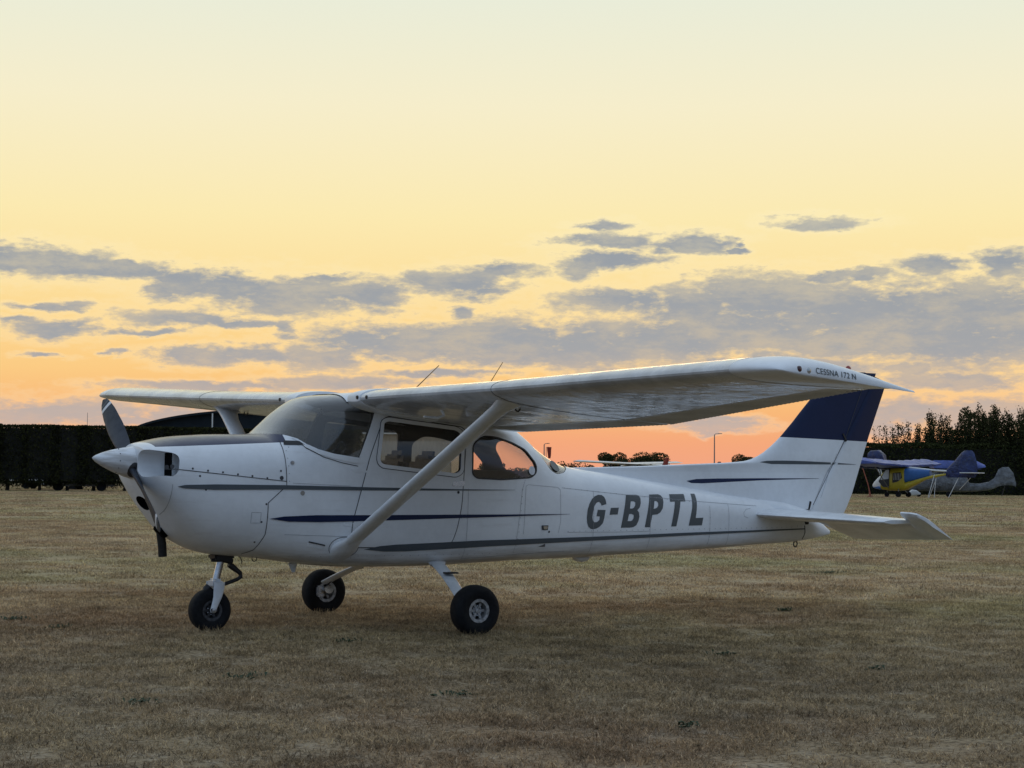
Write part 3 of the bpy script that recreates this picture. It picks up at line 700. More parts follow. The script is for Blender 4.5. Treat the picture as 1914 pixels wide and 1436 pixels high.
# under-wing registration is only a reflection in the photo; fittings below the near wing
nw = [o for o in ac.children if o.name == 'wing'][0]; fwing = [o for o in ac.children if o.name.startswith('wing')][1]
link('stall_vent', box((1.05, -2.2, 1.90), (.03, .05, .01)), m_line, nw)
link('pitot_mast', tube([(1.05, -1.42, 1.80), (1.08, -1.42, 1.735), (1.02, -1.42, 1.715), (.90, -1.42, 1.722)], [.016, .013, .011, .008], 8), m_strut, nw, 40)
link('fuel_vent', tube([(1.20, -1.62, 1.79), (1.21, -1.62, 1.74)], [.05, .045], 14), m_wing, nw, 40)
link('navigation_light', lathe([(.001, -.02), (.022, -.012), (.026, 0), (.022, .012), (.001, .022)], 18, 'y'), m_navred, nw, 50, label='dark red navigation light in the near wing tip')
link('light_socket', lathe([(.001, -.002), (.024, -.002), (.024, .002), (.001, .002)], 20, 'y'), m_black, nw)
link('strobe_light', lathe([(.001, -.02), (.022, -.012), (.026, 0), (.022, .012), (.001, .022)], 18, 'y'), m_lens, nw, 50)
bt = bmesh.new(); bt.from_mesh(TIP.data); BT = BVHTree.FromBMesh(bt)
for nm_, x, z, sc_ in (('navigation_light', 1.052, 1.985, 1), ('light_socket', 1.058, 1.985, 1), ('strobe_light', 1.125, 1.979, 1)):
    hh = BT.ray_cast(Vector((x, -8, z)), Vector((0, 1, 0)))
    if hh[0] is not None: bpy.data.objects[nm_].location = hh[0]+Vector((0, .006, 0)); bpy.data.objects[nm_].scale = (.75, .6, .8)
fc = bpy.data.curves.new('t', 'FONT'); fc.body = 'CESSNA 172 N'; fc.size = .052; fc.offset = .0004; fc.space_character = 1.04
to = bpy.data.objects.new('t', fc); COL.objects.link(to)
dg = bpy.context.evaluated_depsgraph_get(); dg.update(); tm = bpy.data.meshes.new_from_object(to.evaluated_get(dg)); bpy.data.objects.remove(to)
bm = bmesh.new(); bm.from_mesh(tm); xs = [v.co.x for v in bm.verts]; wd = max(xs)-min(xs)
for v in bm.verts: u = (v.co.x-min(xs))/wd; v.co = Vector((1.178+u*.325, 0, 1.966-.026*u+v.co.y*.92))
link('type_lettering', patch(None, BT, -1, .0035, .03, 0, bm), m_letter, nw, kind='stuff')
# control surface static wicks on the near wing
link('aileron_balance_edge', tube([(1.955, -4.7, 1.882), (1.955, -5.05, 1.90)], .003, 6), m_line, nw)

# ------------------------------------------------ wing struts
for s in (-1, 1):
    a = Vector((.735, s*.50, .665)); b = Vector((.99, s*2.40, 1.80))
    ring = []
    N = 20; rings = []
    dirn = (b-a).normalized(); cx = (Vector((1, 0, 0))-dirn*dirn.x).normalized(); th = dirn.cross(cx)
    for t, sc_ in ((0, 1), (.5, 1), (.93, 1), (.98, 1.15), (1.02, 1.7), (1.05, 2.7)):
        c = a.lerp(b, t) if t <= 1 else a.lerp(b, 1)+dirn*(t-1)*2.0
        if t > .95: c = c+Vector((.05*(sc_-1), 0, 0))
        rings.append([c+cx*(.080*sc_*math.copysign(abs(cos(q))**1.0, cos(q))-.0)+th*(.031*(1+.25*(sc_-1))*sin(q)*(1-.35*cos(q))) for q in [k/N*2*pi for k in range(N)]])
    st = link('wing_strut', loft_mesh(rings), m_strut, ac, 50)
    # streamlined cuff where the strut meets the cabin side
    rings = []
    for t, f in ((-.06, 1.75), (-.02, 1.70), (.02, 1.45), (.05, 1.12), (.075, 1.06), (.08, 1.0)):
        c = a.lerp(b, t)-Vector((.02*(f-1), 0, 0))
        rings.append([c+cx*(.073*f*cos(q))+th*(.030*(1+(f-1)*1.6)*sin(q)) for q in [k/N*2*pi for k in range(N)]])
    link('strut_fairing', loft_mesh(rings), m_white, st, 50)
    base = [(.715+.128*cos(q), .672+.085*sin(q)) for q in [k/24*2*pi for k in range(24)]]
    link('strut_fairing_seam', strips_mesh([base+[base[0]]], .005, BV, s, .0015), m_line, st)
    o = link('tie_down_ring', tube([(1.16+.02*cos(q), s*2.33, 1.783+.02*sin(q)) for q in [k/12*2*pi for k in range(13)]], .006, 6), m_black, st)

# ------------------------------------------------ landing gear
def wheel(name, loc, r, w, parent, rim_r, side, m_rim=m_rim):
    e = link(name, lathe([(rim_r, -w*.36), (rim_r+.012, -w*.44), (r*.78, -w*.5), (r*.93, -w*.44), (r*.985, -w*.28), (r, -w*.1), (r, w*.1), (r*.985, w*.28), (r*.93, w*.44), (r*.78, w*.5), (rim_r+.012, w*.44), (rim_r, w*.36)], 56, 'y', None, False), m_rubber, parent, 50)
    e.location = loc
    rp = [(rim_r, -w*.36), (rim_r*.97, -w*.38), (rim_r*.84, -w*.36), (rim_r*.80, -w*.22), (rim_r*.3, -w*.2), (.001, -w*.2)]
    bm = bmesh.new(); lathe([(rim_r+.006, -w*.42), (rim_r*.80, -w*.41), (rim_r*.76, -w*.20), (rim_r*.76, w*.20), (rim_r*.80, w*.41), (rim_r+.006, w*.42)], 40, 'y', bm, False)
    # lathe() closes both ends; drop those two discs
    bmesh.ops.delete(bm, geom=[f for f in bm.faces if len(f.verts) > 4], context='FACES')
    for sd in (-1, 1):
        for k in range(6):
            a = k/6*2*pi
            box_bm(bm, (cos(a)*rim_r*.52, sd*w*.20, sin(a)*rim_r*.52), (rim_r*.62, .012, rim_r*.26), Matrix.Identity(3)) if False else None
            q = bmesh.ops.create_cube(bm, size=1)['verts']; bmesh.ops.scale(bm, vec=(rim_r*.60, .014, rim_r*.24), verts=q)
            bmesh.ops.translate(bm, vec=(rim_r*.53, 0, 0), verts=q); bmesh.ops.rotate(bm, cent=(0, 0, 0), matrix=Matrix.Rotation(a, 3, 'Y'), verts=q)
            bmesh.ops.translate(bm, vec=(0, sd*w*.20, 0), verts=q)
    link('rim', frombm(bm), m_rim, e, 40)
    link('hub', lathe([(.001, -w*.30), (rim_r*.2, -w*.28), (rim_r*.26, -w*.15), (rim_r*.26, w*.15), (rim_r*.2, w*.28), (.001, w*.30)], 20), m_rim, e, 40)
    link('wheel_web', lathe([(.001, -.004), (rim_r*.8, -.004), (rim_r*.8, .004), (.001, .004)], 30), m_black, e)
    bm = bmesh.new()
    for k in range(6):
        a = (k+.5)/6*2*pi
        for sd in (-1, 1):
            q = bmesh.ops.create_icosphere(bm, subdivisions=1, radius=rim_r*.09)['verts']; bmesh.ops.translate(bm, vec=(cos(a)*rim_r*.42, sd*w*.22, sin(a)*rim_r*.42), verts=q)
    link('wheel_bolt', frombm(bm), m_metal, e)
    return e
gear = link('nose_gear', tube([(-.10, 0, .66), (-.122, 0, .545), (-.156, 0, .40), (-.165, 0, .36)], [.036, .030, .030, .030], 20), m_metal, ac, 40)
link('fork_crown', box((-.160, 0, .372), (.085, .13, .075), .018), m_strut, gear, 40)
for s in (-1, 1):
    rings = []
    for x, z, ww in ((-.158, .385, .046), (-.163, .33, .046), (-.172, .27, .038), (-.192, .21, .030), (-.208, .165, .027), (-.212, .148, .018)):
        rings.append([(x+ww*cos(q), s*(.078+.012*sin(q)), z) for q in [k/12*2*pi for k in range(12)]])
    link('fork_leg', loft_mesh(rings), m_strut, gear, 40)
    o = link('axle_nut', lathe([(.001, -.012), (.02, -.01), (.022, .01), (.001, .012)], 14), m_metal, gear, 40); o.location = (-.21, s*.093, .165)
link('torque_link', tube([(-.06, -.02, .52), (-.03, -.02, .505), (.045, -.02, .45), (.05, -.02, .42), (.02, -.02, .40), (-.09, -.02, .365)], [.02, .026, .018, .018, .015, .015], 10), m_black, gear, 40)
link('gear_collar', box((-.115, 0, .585), (.17, .15, .055), .015), m_black, gear, 40)
link('gear_yoke', tube([(-.21, -.02, .556), (-.12, -.02, .560), (-.03, -.02, .545)], [.012, .02, .024], 10), m_black, gear, 40)
link('gear_line', tube([(-.02, -.09, .60), (.01, -.1, .575), (.02, -.1, .545), (.018, -.1, .53)], .004, 6), m_black, gear)
link('shimmy_damper', tube([(-.215, 0, .35), (-.235, 0, .325), (-.25, 0, .30)], [.03, .034, .02], 12), m_black, gear, 40)
nwh = wheel('nose_wheel', (-.205, 0, .160), .170, .135, ac, .078, 0, m_hub)
for s in (-1, 1):
    zc_ = .190-s*1.28*RL
    rings = []
    for t in np.linspace(0, 1, 9):
        p = Vector((1.655, s*.36, .545)).lerp(Vector((1.435, s*1.15, .285-s*1.28*RL*.9)), t)+Vector((0, 0, .02*sin(pi*t)))
        ww = .068-.014*t; rings.append([p+Vector((ww*cos(q), 0, 0))+Vector((0, s*.40, .92)).normalized()*.017*sin(q) for q in [k/16*2*pi for k in range(16)]])
    leg = link('main_gear_leg', loft_mesh(rings), m_strut if s < 0 else m_strut, ac, 40)
    o = link('axle', tube([(1.45, s*1.12, zc_+.03), (1.475, s*1.17, zc_), (1.48, s*1.30, zc_)], [.04, .03, .022], 12), m_metal, leg, 40)
    wheel('main_wheel', (1.48, s*1.285, zc_), .200, .160, ac, .088, s)
    link('brake_caliper', box((1.395, s*1.195, zc_+.01), (.075, .05, .10), .012), m_metal, leg, 40)
    # gear leg cuff
    rings = []
    for t, f in ((-.06, 2.1), (.02, 1.75), (.08, 1.2), (.115, 1.12), (.12, 1.02)):
        p = Vector((1.655, s*.36, .545)).lerp(Vector((1.435, s*1.15, .285)), t)+Vector((.03*(f-1), 0, .012*(f-1)))
        rings.append([p+Vector((.068*f*cos(q), 0, 0))+Vector((0, s*.40, .92)).normalized()*.024*f*sin(q) for q in [k/20*2*pi for k in range(20)]])
    link('gear_fairing', loft_mesh(rings), m_white, leg, 50)
    mid = Vector((1.655, s*.36, .545)).lerp(Vector((1.435, s*1.15, .285)), .50)
    link('foot_step', box(mid+Vector((.01, s*.035, .055)), (.115, .065, .012), .003), m_black, leg)
    link('brake_hose', tube([mid+Vector((.05, 0, 0)), (1.50, s*1.05, .33), (1.44, s*1.15, zc_+.06)], .006, 6), m_black, leg)

# ------------------------------------------------ tail
finLE = pchip([.95, 1.30, 1.325, 1.345, 1.371, 1.394, 1.413, 1.463, 1.558, 1.662, 2.002, 2.27, 2.315, 2.345], [2.9, 2.95, 3.2, 3.9, 4.541, 5.086, 5.337, 5.506, 5.669, 5.801, 6.149, 6.45, 6.53, 6.66])
def hinge(z): return 6.195+(z-1.015)*(.402/.617)
def finTE(z): return float(np.interp(z, [.86, .95, 1.01, 1.628, 2.193, 2.235, 2.32], [6.62, 6.68, 6.725, 6.959, 7.204, 7.215, 6.98]))
def plate(zs, x0, x1, T, name, mt, parent, nose=.14, tail=True, sq=False):
    rings = []
    for z in zs:
        a, b = x0(z), x1(z); N = 16; U = []; c = b-a
        for i in range(N+1):
            u = (i/N)**1.6; dd = u*c
            h_ = T(z)*(1-exp(-dd/nose))**.5 if dd > 0 else 0
            if tail: h_ *= (1-u)**.8+.06*u
            U.append((a+dd, h_))
        rings.append([(x, -h_-.0008, z) for x, h_ in U]+[(x, h_+.0008, z) for x, h_ in U[::-1]])
    return link(name, loft_mesh(rings), mt, parent, 45)
zf = sorted(set([.95, 1.30, 1.31, 1.32, 1.325, 1.33, 1.335, 1.34, 1.345, 1.35, 1.36, 1.371, 1.38, 1.394, 1.404, 1.413, 1.43, 1.463, 1.5, 1.558, 1.6, 1.662, 1.8, 1.9, 2.0, 2.1, 2.2, 2.25, 2.28, 2.30, 2.315, 2.325]))
fin = plate(zf, finLE, hinge, lambda z: np.interp(z, [.95, 1.30, 1.34, 1.45, 2.3, 2.36], [.06, .025, .030, .050, .036, .014]), 'tail_fin', m_fin, ac, .10, False)
rud = plate([.87, .90, .95, 1.1, 1.3, 1.5, 1.7, 1.9, 2.1, 2.2, 2.24, 2.28, 2.315], lambda z: hinge(z)+.012, finTE, lambda z: np.interp(z, [.87, 1.1, 2.26, 2.345], [.035, .05, .036, .012]), 'rudder', m_fin, ac, .03, True)
link('hinge_line', tube([(6.60+.655*.44, -.040, 2.25), (6.603, -.050, 1.63), (6.19, -.0525, .99)], .0028, 6), m_line, rud)
link('rudder_hinge_gap', box((6.605, 0, 1.665), (.018, .115, .085), 0, Matrix.Rotation(-.58, 3, 'Y').to_3x3()), m_black, rud)
link('rudder_bottom_hinge', box((6.14, -.04, .985), (.022, .05, .085), .004, Matrix.Rotation(.3, 3, 'Y')), m_black, rud)
bf = bmesh.new(); bf.from_mesh(fin.data); b2 = bmesh.new(); b2.from_mesh(rud.data)
mm_ = bpy.data.meshes.new('x'); b2.to_mesh(mm_); bf.from_mesh(mm_); BF = BVHTree.FromBMesh(bf)
FS1 = [(5.496, 1.405), (5.585, 1.419), (5.792, 1.424), (6.072, 1.422), (6.502, 1.411), (6.80, 1.397), (6.80, 1.395), (6.502, 1.393), (6.073, 1.39), (5.654, 1.388)]
FS2 = [(4.599, 1.218), (4.721, 1.236), (4.983, 1.243), (5.52, 1.249), (6.28, 1.2525), (6.28, 1.2505), (5.52, 1.229), (5.116, 1.211), (4.787, 1.196), (4.657, 1.198)]
bmx = bmesh.new(); bmx.from_mesh(outer); bmx.from_mesh(fin.data); bmx.from_mesh(rud.data); BX = BVHTree.FromBMesh(bmx)
for s in (-1, 1):
    link('fin_stripe', patch([FS1], BF, s, .0015, .06), m_grey, fin)
    link('fin_stripe', patch([FS2], BF, s, .0015, .06), m_navy, fin)
    link('trim_seam', strips_mesh([[(6.50, 1.50), (6.30, 1.06)]], .0028, BF, s, .001), bpy.data.materials['seam_shade'], rud)
link('beacon', lathe([(.028, 0), (.032, .025), (.026, .05), (.012, .064), (.001, .066)], 18, 'z'), m_red, fin, 50, label='red beacon on top of the fin')
bpy.data.objects['beacon'].location = (6.69, 0, 2.325)
link('beacon_base', lathe([(.04, 0), (.03, .02), (.001, .02)], 18, 'z'), m_redpaint, fin, 50); bpy.data.objects['beacon_base'].location = (6.66, 0, 2.315)
link('static_wick', tube([(7.21, 0, 2.20), (7.33, 0, 2.215)], .003, 5), m_black, rud)
link('fin_top_cap', tube([(6.55, 0, 2.318), (6.92, 0, 2.316), (7.19, 0, 2.245)], [.014, .016, .010], 10), m_navy, fin, 40)
# tail-plane fairing
rings = []
for x, zt_, w_ in ((5.30, 1.045, .06), (5.5, 1.065, .10), (5.8, 1.03, .105), (6.0, .985, .09), (6.14, .945, .07)):
    rings.append([(x, w_*cos(q), .92+(zt_-.92)*sin(q)) for q in [k/16*pi for k in range(17)]])
link('tail_fairing', loft_mesh(rings), m_white, fin, 50)
STZ = .905
for s in (-1, 1):
    rings = []
    for y, le, k in ((.03, 5.36, 1), (.10, 5.365, 1), (.8, 5.51, .9), (1.40, 5.635, .75), (1.46, 5.66, .6), (1.50, 5.72, .35)):
        te = 6.075; c = te-le; N = 14; U = []
        for i in range(N+1):
            u = (1-cos(pi*i/N/1))/2; hh = .052*k*(min(1, (u/.28))**.5 if u < .28 else 1-.35*((u-.28)/.72)**1.5)
            U.append((le+u*c, hh))
        zz = STZ-.012*y
        rings.append([(x, s*y, zz+h_) for x, h_ in U]+[(x, s*y, zz-h_) for x, h_ in U[::-1]])
    stab = link('tailplane', loft_mesh(rings), m_strut, ac, 40, label='near side of the tailplane' if s < 0 else 'far side of the tailplane')
    # drooped elevator with forward horn
    A = radians(28); hx, hz = 6.10, STZ-.012
    def ev(x, y, h_):
        u = x-hx; return (hx+u*cos(A)+h_*sin(A)*0, s*y, hz-.012*y-u*sin(A)+h_)
    rings = []
    for y, x0_, x1_ in ((.10, 6.10, 6.26), (.30, 6.095, 6.565), (.6, 6.09, 6.54), (1.0, 6.09, 6.49), (1.485, 6.09, 6.43)):
        rings.append([ev(x0_+(x1_-x0_)*u, y, hh) for u, hh in ((0, 0), (.03, .028), (.15, .034), (.5, .02), (1, .002))]+[ev(x0_+(x1_-x0_)*u, y, -hh) for u, hh in ((1, .002), (.5, .02), (.15, .034), (.03, .028))])
    for y, x0_, x1_ in ((1.495, 5.90, 6.43), (1.62, 5.90, 6.41), (1.69, 5.915, 6.405), (1.722, 5.98, 6.40), (1.727, 6.05, 6.395)):
        rings.append([ev(x0_+(x1_-x0_)*u, y, hh*.62) for u, hh in ((0, 0), (.03, .028), (.15, .034), (.5, .02), (1, .002))]+[ev(x0_+(x1_-x0_)*u, y, -hh*.62) for u, hh in ((1, .002), (.5, .02), (.15, .034), (.03, .028))])
    elv = link('elevator', loft_mesh(rings), m_strut, ac, 40)
    link('elevator_link', box((6.085, s*.07, .845), (.055, .03, .09), .006), m_black, elv)
    link('control_cable', tube([(5.95, s*.085, .785), (6.03, s*.06, .80), (6.08, s*.045, .84)], .007, 6), m_black, elv)
link('tail_gap', strips_mesh([[(6.055, .79), (6.065, .72), (6.05, .655)]], .012, BV, -1, .002), m_black, fus)
# roof aerials
for nm_, p0, p1 in (('roof_aerial', (1.29, -.58, 1.95), (1.53, -.58, 2.165)), ('roof_aerial', (2.16, -.10, 1.80), (2.47, -.10, 2.245))):
    link(nm_, tube([p0, p1], [.005, .0035], 6), m_brass, ac)

# ------------------------------------------------ cabin interior
link('cabin_floor', box((1.6, 0, .66), (2.3, .80, .03)), m_trim, fus)
link('rear_bulkhead', box((2.93, 0, .90), (.02, .62, .62)), m_trim, fus)
ip = link('instrument_panel', box((.52, 0, 1.22), (.06, .92, .42), .02), m_black, ac)
link('glareshield', box((.40, 0, 1.455), (.34, .86, .03), .012, Matrix.Rotation(.08, 3, 'Y')), m_black, ip)
for s in (-1, 1):
    sa = link('front_seat', box((1.34, s*.26, .98), (.44, .42, .14), .04), m_seat, ac, 40)
    link('seat_back', box((1.58, s*.26, 1.16), (.12, .42, .50), .05, Matrix.Rotation(.14, 3, 'Y')), m_seat, sa, 40)
    link('headrest', box((1.63, s*.26, 1.40), (.10, .26, .11), .04, Matrix.Rotation(.14, 3, 'Y')), m_seat, sa, 40)
    link('control_yoke', tube([(.72, s*.26-.12, 1.30), (.72, s*.26-.13, 1.22), (.72, s*.26-.05, 1.19), (.72, s*.26+.05, 1.19), (.72, s*.26+.13, 1.22), (.72, s*.26+.12, 1.30)], .014, 8), m_black, ip)
    link('door_pillar_trim', box((1.84, s*.50, 1.2), (.06, .02, .9)), m_headliner, fus)
rs = link('rear_seat', box((2.20, 0, .98), (.42, .80, .14), .04), m_seat, ac, 40)
link('seat_back', box((2.46, 0, 1.12), (.10, .82, .36), .04, Matrix.Rotation(.2, 3, 'Y')), m_trim, rs, 40)
hs = thing('headset', 'dark pilot headset hanging inside the cabin behind the windscreen', 'headset'); hs.matrix_world = ac.matrix_basis.copy()
link('headband', tube([(.98, .06+.09*cos(a), 1.43+.09*sin(a)) for a in [k/10*pi for k in range(11)]], .008, 8), m_black, hs)
for s in (-1, 1): link('ear_cup', lathe([(.001, -.02), (.04, -.02), (.045, 0), (.04, .02), (.001, .02)], 16), m_black, hs, 40).location = (.98, .06+s*.09, 1.42)

# ================================================================== the field
def ground_nodes(g, P):
    """dry turf colour from the place on the field"""
    big = g.noise(P, .10, 4, .6); mid = g.noise(g.v('ADD', P, (40, 7, 0)), .55, 5, .65); sm = g.noise(P, 3.2, 5, .7); fi = g.noise(P, 26, 4, .7)
    # brightness put into the colour: darker turf nearby, lightened far out, with some green
    dd = g.v('DOT_PRODUCT', g.v('SUBTRACT', P, tuple(C2)), tuple(F2)); out_ = g.smooth(dd, 10.5, 21)
    tan = g.mix(out_, (.39, .285, .175), (.52, .395, .235)); brown = g.mix(out_, (.26, .172, .105), (.385, .26, .145)); green = g.mix(out_, (.28, .225, .135), (.345, .325, .15)); pale = g.mix(out_, (.50, .43, .33), (.60, .52, .38))
    c = g.mix(g.smooth(mid, .36, .62), brown, tan)
    c = g.mix(g.m('MULTIPLY', g.smooth(big, .44, .60), .62), c, green)
    c = g.mix(g.m('MULTIPLY', g.smooth(sm, .50, .72), .55), c, pale)
    c = g.mix(g.m('MULTIPLY', g.smooth(sm, .48, .30), .6), c, (.11, .08, .055))
    c = g.mix(g.m('MULTIPLY', g.smooth(g.noise(g.v('ADD', P, (9, 3, 0)), 1.3, 4, .6), .70, .78), .5), c, (.08, .095, .05))
    c = g.mix(g.m('MULTIPLY', g.smooth(fi, .52, .36), .75), c, (.05, .040, .030))
    c = g.mix(g.m('MULTIPLY', g.smooth(fi, .52, .68), .45), c, pale)
    return c, sm, fi
m_ground = bpy.data.materials.new('dry_turf'); m_ground.use_nodes = True
g = NT(m_ground.node_tree); geo = g.n('ShaderNodeNewGeometry'); P = geo.outputs['Position']
c, sm, fi = ground_nodes(g, P)
b = g.n('ShaderNodeBsdfPrincipled'); g.set(b.inputs['Base Color'], c); b.inputs['Roughness'].default_value = 1; b.inputs['Specular IOR Level'].default_value = .1
bp = g.n('ShaderNodeBump'); bp.inputs['Distance'].default_value = .05; g.set(bp.inputs['Height'], g.m('ADD', g.noise(P, 9, 6, .75), g.m('MULTIPLY', fi, .5))); g.t.links.new(bp.outputs[0], b.inputs['Normal'])
o = g.n('ShaderNodeOutputMaterial'); g.t.links.new(b.outputs[0], o.inputs[0])
m_blade = bpy.data.materials.new('dry_grass_blades'); m_blade.use_nodes = True
g = NT(m_blade.node_tree); geo = g.n('ShaderNodeNewGeometry'); P = geo.outputs['Position']
c, sm, fi = ground_nodes(g, P)
oi = g.n('ShaderNodeObjectInfo')
c = g.mix(1.0, c, g.ramp(oi.outputs['Random'], [(0, (.65, .65, .68)), (.5, (1.1, 1.08, 1.05)), (1, (1.5, 1.46, 1.38))]), 'MULTIPLY')
wn = g.n('ShaderNodeTexWhiteNoise'); g.set(wn.inputs[0], g.v('SNAP', P, (.012, .012, 10)))
c = g.mix(1.0, c, g.ramp(wn.outputs[0], [(0, (.6, .6, .6)), (.6, (1.1, 1.1, 1.1)), (1, (1.55, 1.5, 1.4))]), 'MULTIPLY')
df = g.n('ShaderNodeBsdfDiffuse'); g.set(df.inputs[0], c)
trn = g.n('ShaderNodeBsdfTranslucent'); g.set(trn.inputs[0], c)
mx = g.n('ShaderNodeMixShader'); mx.inputs[0].default_value = .25; g.t.links.new(df.outputs[0], mx.inputs[1]); g.t.links.new(trn.outputs[0], mx.inputs[2])
o = g.n('ShaderNodeOutputMaterial'); g.t.links.new(mx.outputs[0], o.inputs[0])
S = 2500
link('ground', mesh([(-S, -S, 0), (S, -S, 0), (S, S, 0), (-S, S, 0)], [(0, 1, 2, 3)]), m_ground, kind='structure')

def tuft(seed, R, n, h, w):
    rnd = random.Random(seed); vs = []; fs = []
    for i in range(n):
        r = R*sqrt(rnd.random()); a = rnd.random()*2*pi; x, y = r*cos(a), r*sin(a)
        hh = h*(.2+rnd.random()**2*.9); d_ = rnd.random()*2*pi; ln = h*(.3+rnd.random()*2.0); b_ = rnd.random()*2*pi
        wx, wy = cos(b_)*w/2, sin(b_)*w/2; k = len(vs)
        mx_, my_ = x+cos(d_)*ln*.35, y+sin(d_)*ln*.35
        vs += [(x-wx, y-wy, -.004), (x+wx, y+wy, -.004), (mx_+wx*.7, my_+wy*.7, hh*.6), (mx_-wx*.7, my_-wy*.7, hh*.6), (x+cos(d_)*ln, y+sin(d_)*ln, hh)]
        fs += [(k, k+1, k+2, k+3), (k+3, k+2, k+4)]
    me = mesh(vs, fs); me.materials.append(m_blade); return me
def grass_field(name, label, quad, density, tufts, smin, smax, seed):
    objs = [bpy.data.objects.new('grass_tuft', t) for t in tufts]
    col = bpy.data.collections.new('grass_sources')
    for q in objs: col.objects.link(q)
    ng = bpy.data.node_groups.new(name, 'GeometryNodeTree')
    ng.interface.new_socket('Geometry', in_out='INPUT', socket_type='NodeSocketGeometry'); ng.interface.new_socket('Geometry', in_out='OUTPUT', socket_type='NodeSocketGeometry')
    N = ng.nodes; L = ng.links
    gi = N.new('NodeGroupInput'); go = N.new('NodeGroupOutput'); dp = N.new('GeometryNodeDistributePointsOnFaces'); dp.inputs['Density'].default_value = density; dp.inputs['Seed'].default_value = seed
    ci_ = N.new('GeometryNodeCollectionInfo'); ci_.inputs['Collection'].default_value = col; ci_.inputs['Separate Children'].default_value = True; ci_.inputs['Reset Children'].default_value = True
    ip_ = N.new('GeometryNodeInstanceOnPoints'); ip_.inputs['Pick Instance'].default_value = True
    rz_ = N.new('FunctionNodeRandomValue'); rz_.data_type = 'FLOAT_VECTOR'; rz_.inputs[0].default_value = (0, 0, 0); rz_.inputs[1].default_value = (0, 0, 6.283)
    rs_ = N.new('FunctionNodeRandomValue'); rs_.data_type = 'FLOAT'; rs_.inputs[2].default_value = smin; rs_.inputs[3].default_value = smax
    ri = N.new('FunctionNodeRandomValue'); ri.data_type = 'INT'; ri.inputs[4].default_value = 0; ri.inputs[5].default_value = len(tufts)-1
    L.new(gi.outputs[0], dp.inputs[0]); L.new(dp.outputs[0], ip_.inputs['Points']); L.new(ci_.outputs[0], ip_.inputs['Instance'])
    L.new(rz_.outputs[0], ip_.inputs['Rotation']); L.new(rs_.outputs[1], ip_.inputs['Scale']); L.new(ri.outputs[2], ip_.inputs['Instance Index']); L.new(ip_.outputs[0], go.inputs[0])
    o = link(name, mesh(quad, [(0, 1, 2, 3)]), m_ground, kind='stuff', label=label, category='grass')
    md = o.modifiers.new('grass', 'NODES'); md.node_group = ng
    return o
def trap(d0, d1, m=1.5, k=.30, z=.0):
    return [far(d0, -d0*k-m, z), far(d0, d0*k+m, z), far(d1, d1*k+m, z), far(d1, -d1*k-m, z)]
T1 = [tuft(i, .12, 110, .024, .0042) for i in range(5)]
T2 = [tuft(20+i, .22, 90, .034, .007) for i in range(4)]
T3 = [tuft(40+i, .6, 110, .05, .02) for i in range(3)]
grass_field('dry_grass', 'short dry straw coloured turf in front of and under the aeroplane', trap(6.5, 19), 62, T1, .6, 1.5, 1)
grass_field('dry_grass', 'dry grass of the airfield behind the aeroplane', trap(19, 48), 14, T2, .7, 1.4, 2)
grass_field('dry_grass', 'distant dry grass running to the hedges', trap(48, 150), 1.3, T3, .7, 1.4, 3)
# darker weeds scattered through the turf
m_weed = mat('weed_leaf', (.035, .055, .018), .7, var=.2, vscale=30)
rnd = random.Random(5)
for d_, l_, r_, n_ in ((15.3, -4.15, .13, 60), (14.6, -3.6, .07, 30), (24, 4.2, .2, 80), (11.2, -1.6, .10, 40), (10.4, -.3, .09, 36), (12.9, 1.5, .09, 36), (9.2, .9, .06, 30), (13.6, -1.2, .08, 30), (9.9, -2.0, .09, 30), (17.2, 2.6, .08, 40), (12, 2.4, .05, 24)):
    vs = []; fs = []
    for i in range(n_):
        a = rnd.random()*6.283; r = r_*rnd.random(); x, y = r*cos(a)*1.6, r*sin(a); k = len(vs); L = .02+.03*rnd.random(); a2 = rnd.random()*6.283; h_ = .01+.03*rnd.random()
        vs += [(x, y, .005), (x+cos(a2+.5)*L*.5, y+sin(a2+.5)*L*.5, h_), (x+cos(a2)*L, y+sin(a2)*L, h_*.8), (x+cos(a2-.5)*L*.5, y+sin(a2-.5)*L*.5, h_)]
        fs.append((k, k+1, k+2, k+3))
    o = link('weed_patch', mesh(vs, fs), m_weed, kind='stuff', label='low dark green weeds growing in the dry turf', category='weeds'); o.location = far(d_, l_)

# longer grass the mower missed, round each tyre
for lb_, (wx, wy), wr in (('nose wheel', (-.205, 0), .17), ('near main wheel', (1.48, -1.28), .2), ('far main wheel', (1.48, 1.28), .2)):
    vs = []; fs = []
    for i in range(420):
        a = rnd.random()*6.283; x = cos(a)*(wr*.75+rnd.random()*.16); y = sin(a)*(.10+rnd.random()*.13); k = len(vs); h_ = .02+.05*rnd.random()**2; b_ = rnd.random()*6.283; w_ = .0025; l_ = rnd.random()*.04; a2 = rnd.random()*6.283
        vs += [(x-cos(b_)*w_, y-sin(b_)*w_, 0), (x+cos(b_)*w_, y+sin(b_)*w_, 0), (x+cos(a2)*l_, y+sin(a2)*l_, h_)]; fs.append((k, k+1, k+2))
    o = link('grass_clump', mesh(vs, fs), m_blade, kind='stuff', label='longer dry grass blades round the '+lb_+' tyre', category='grass'); o.location = (wx, wy, 0)

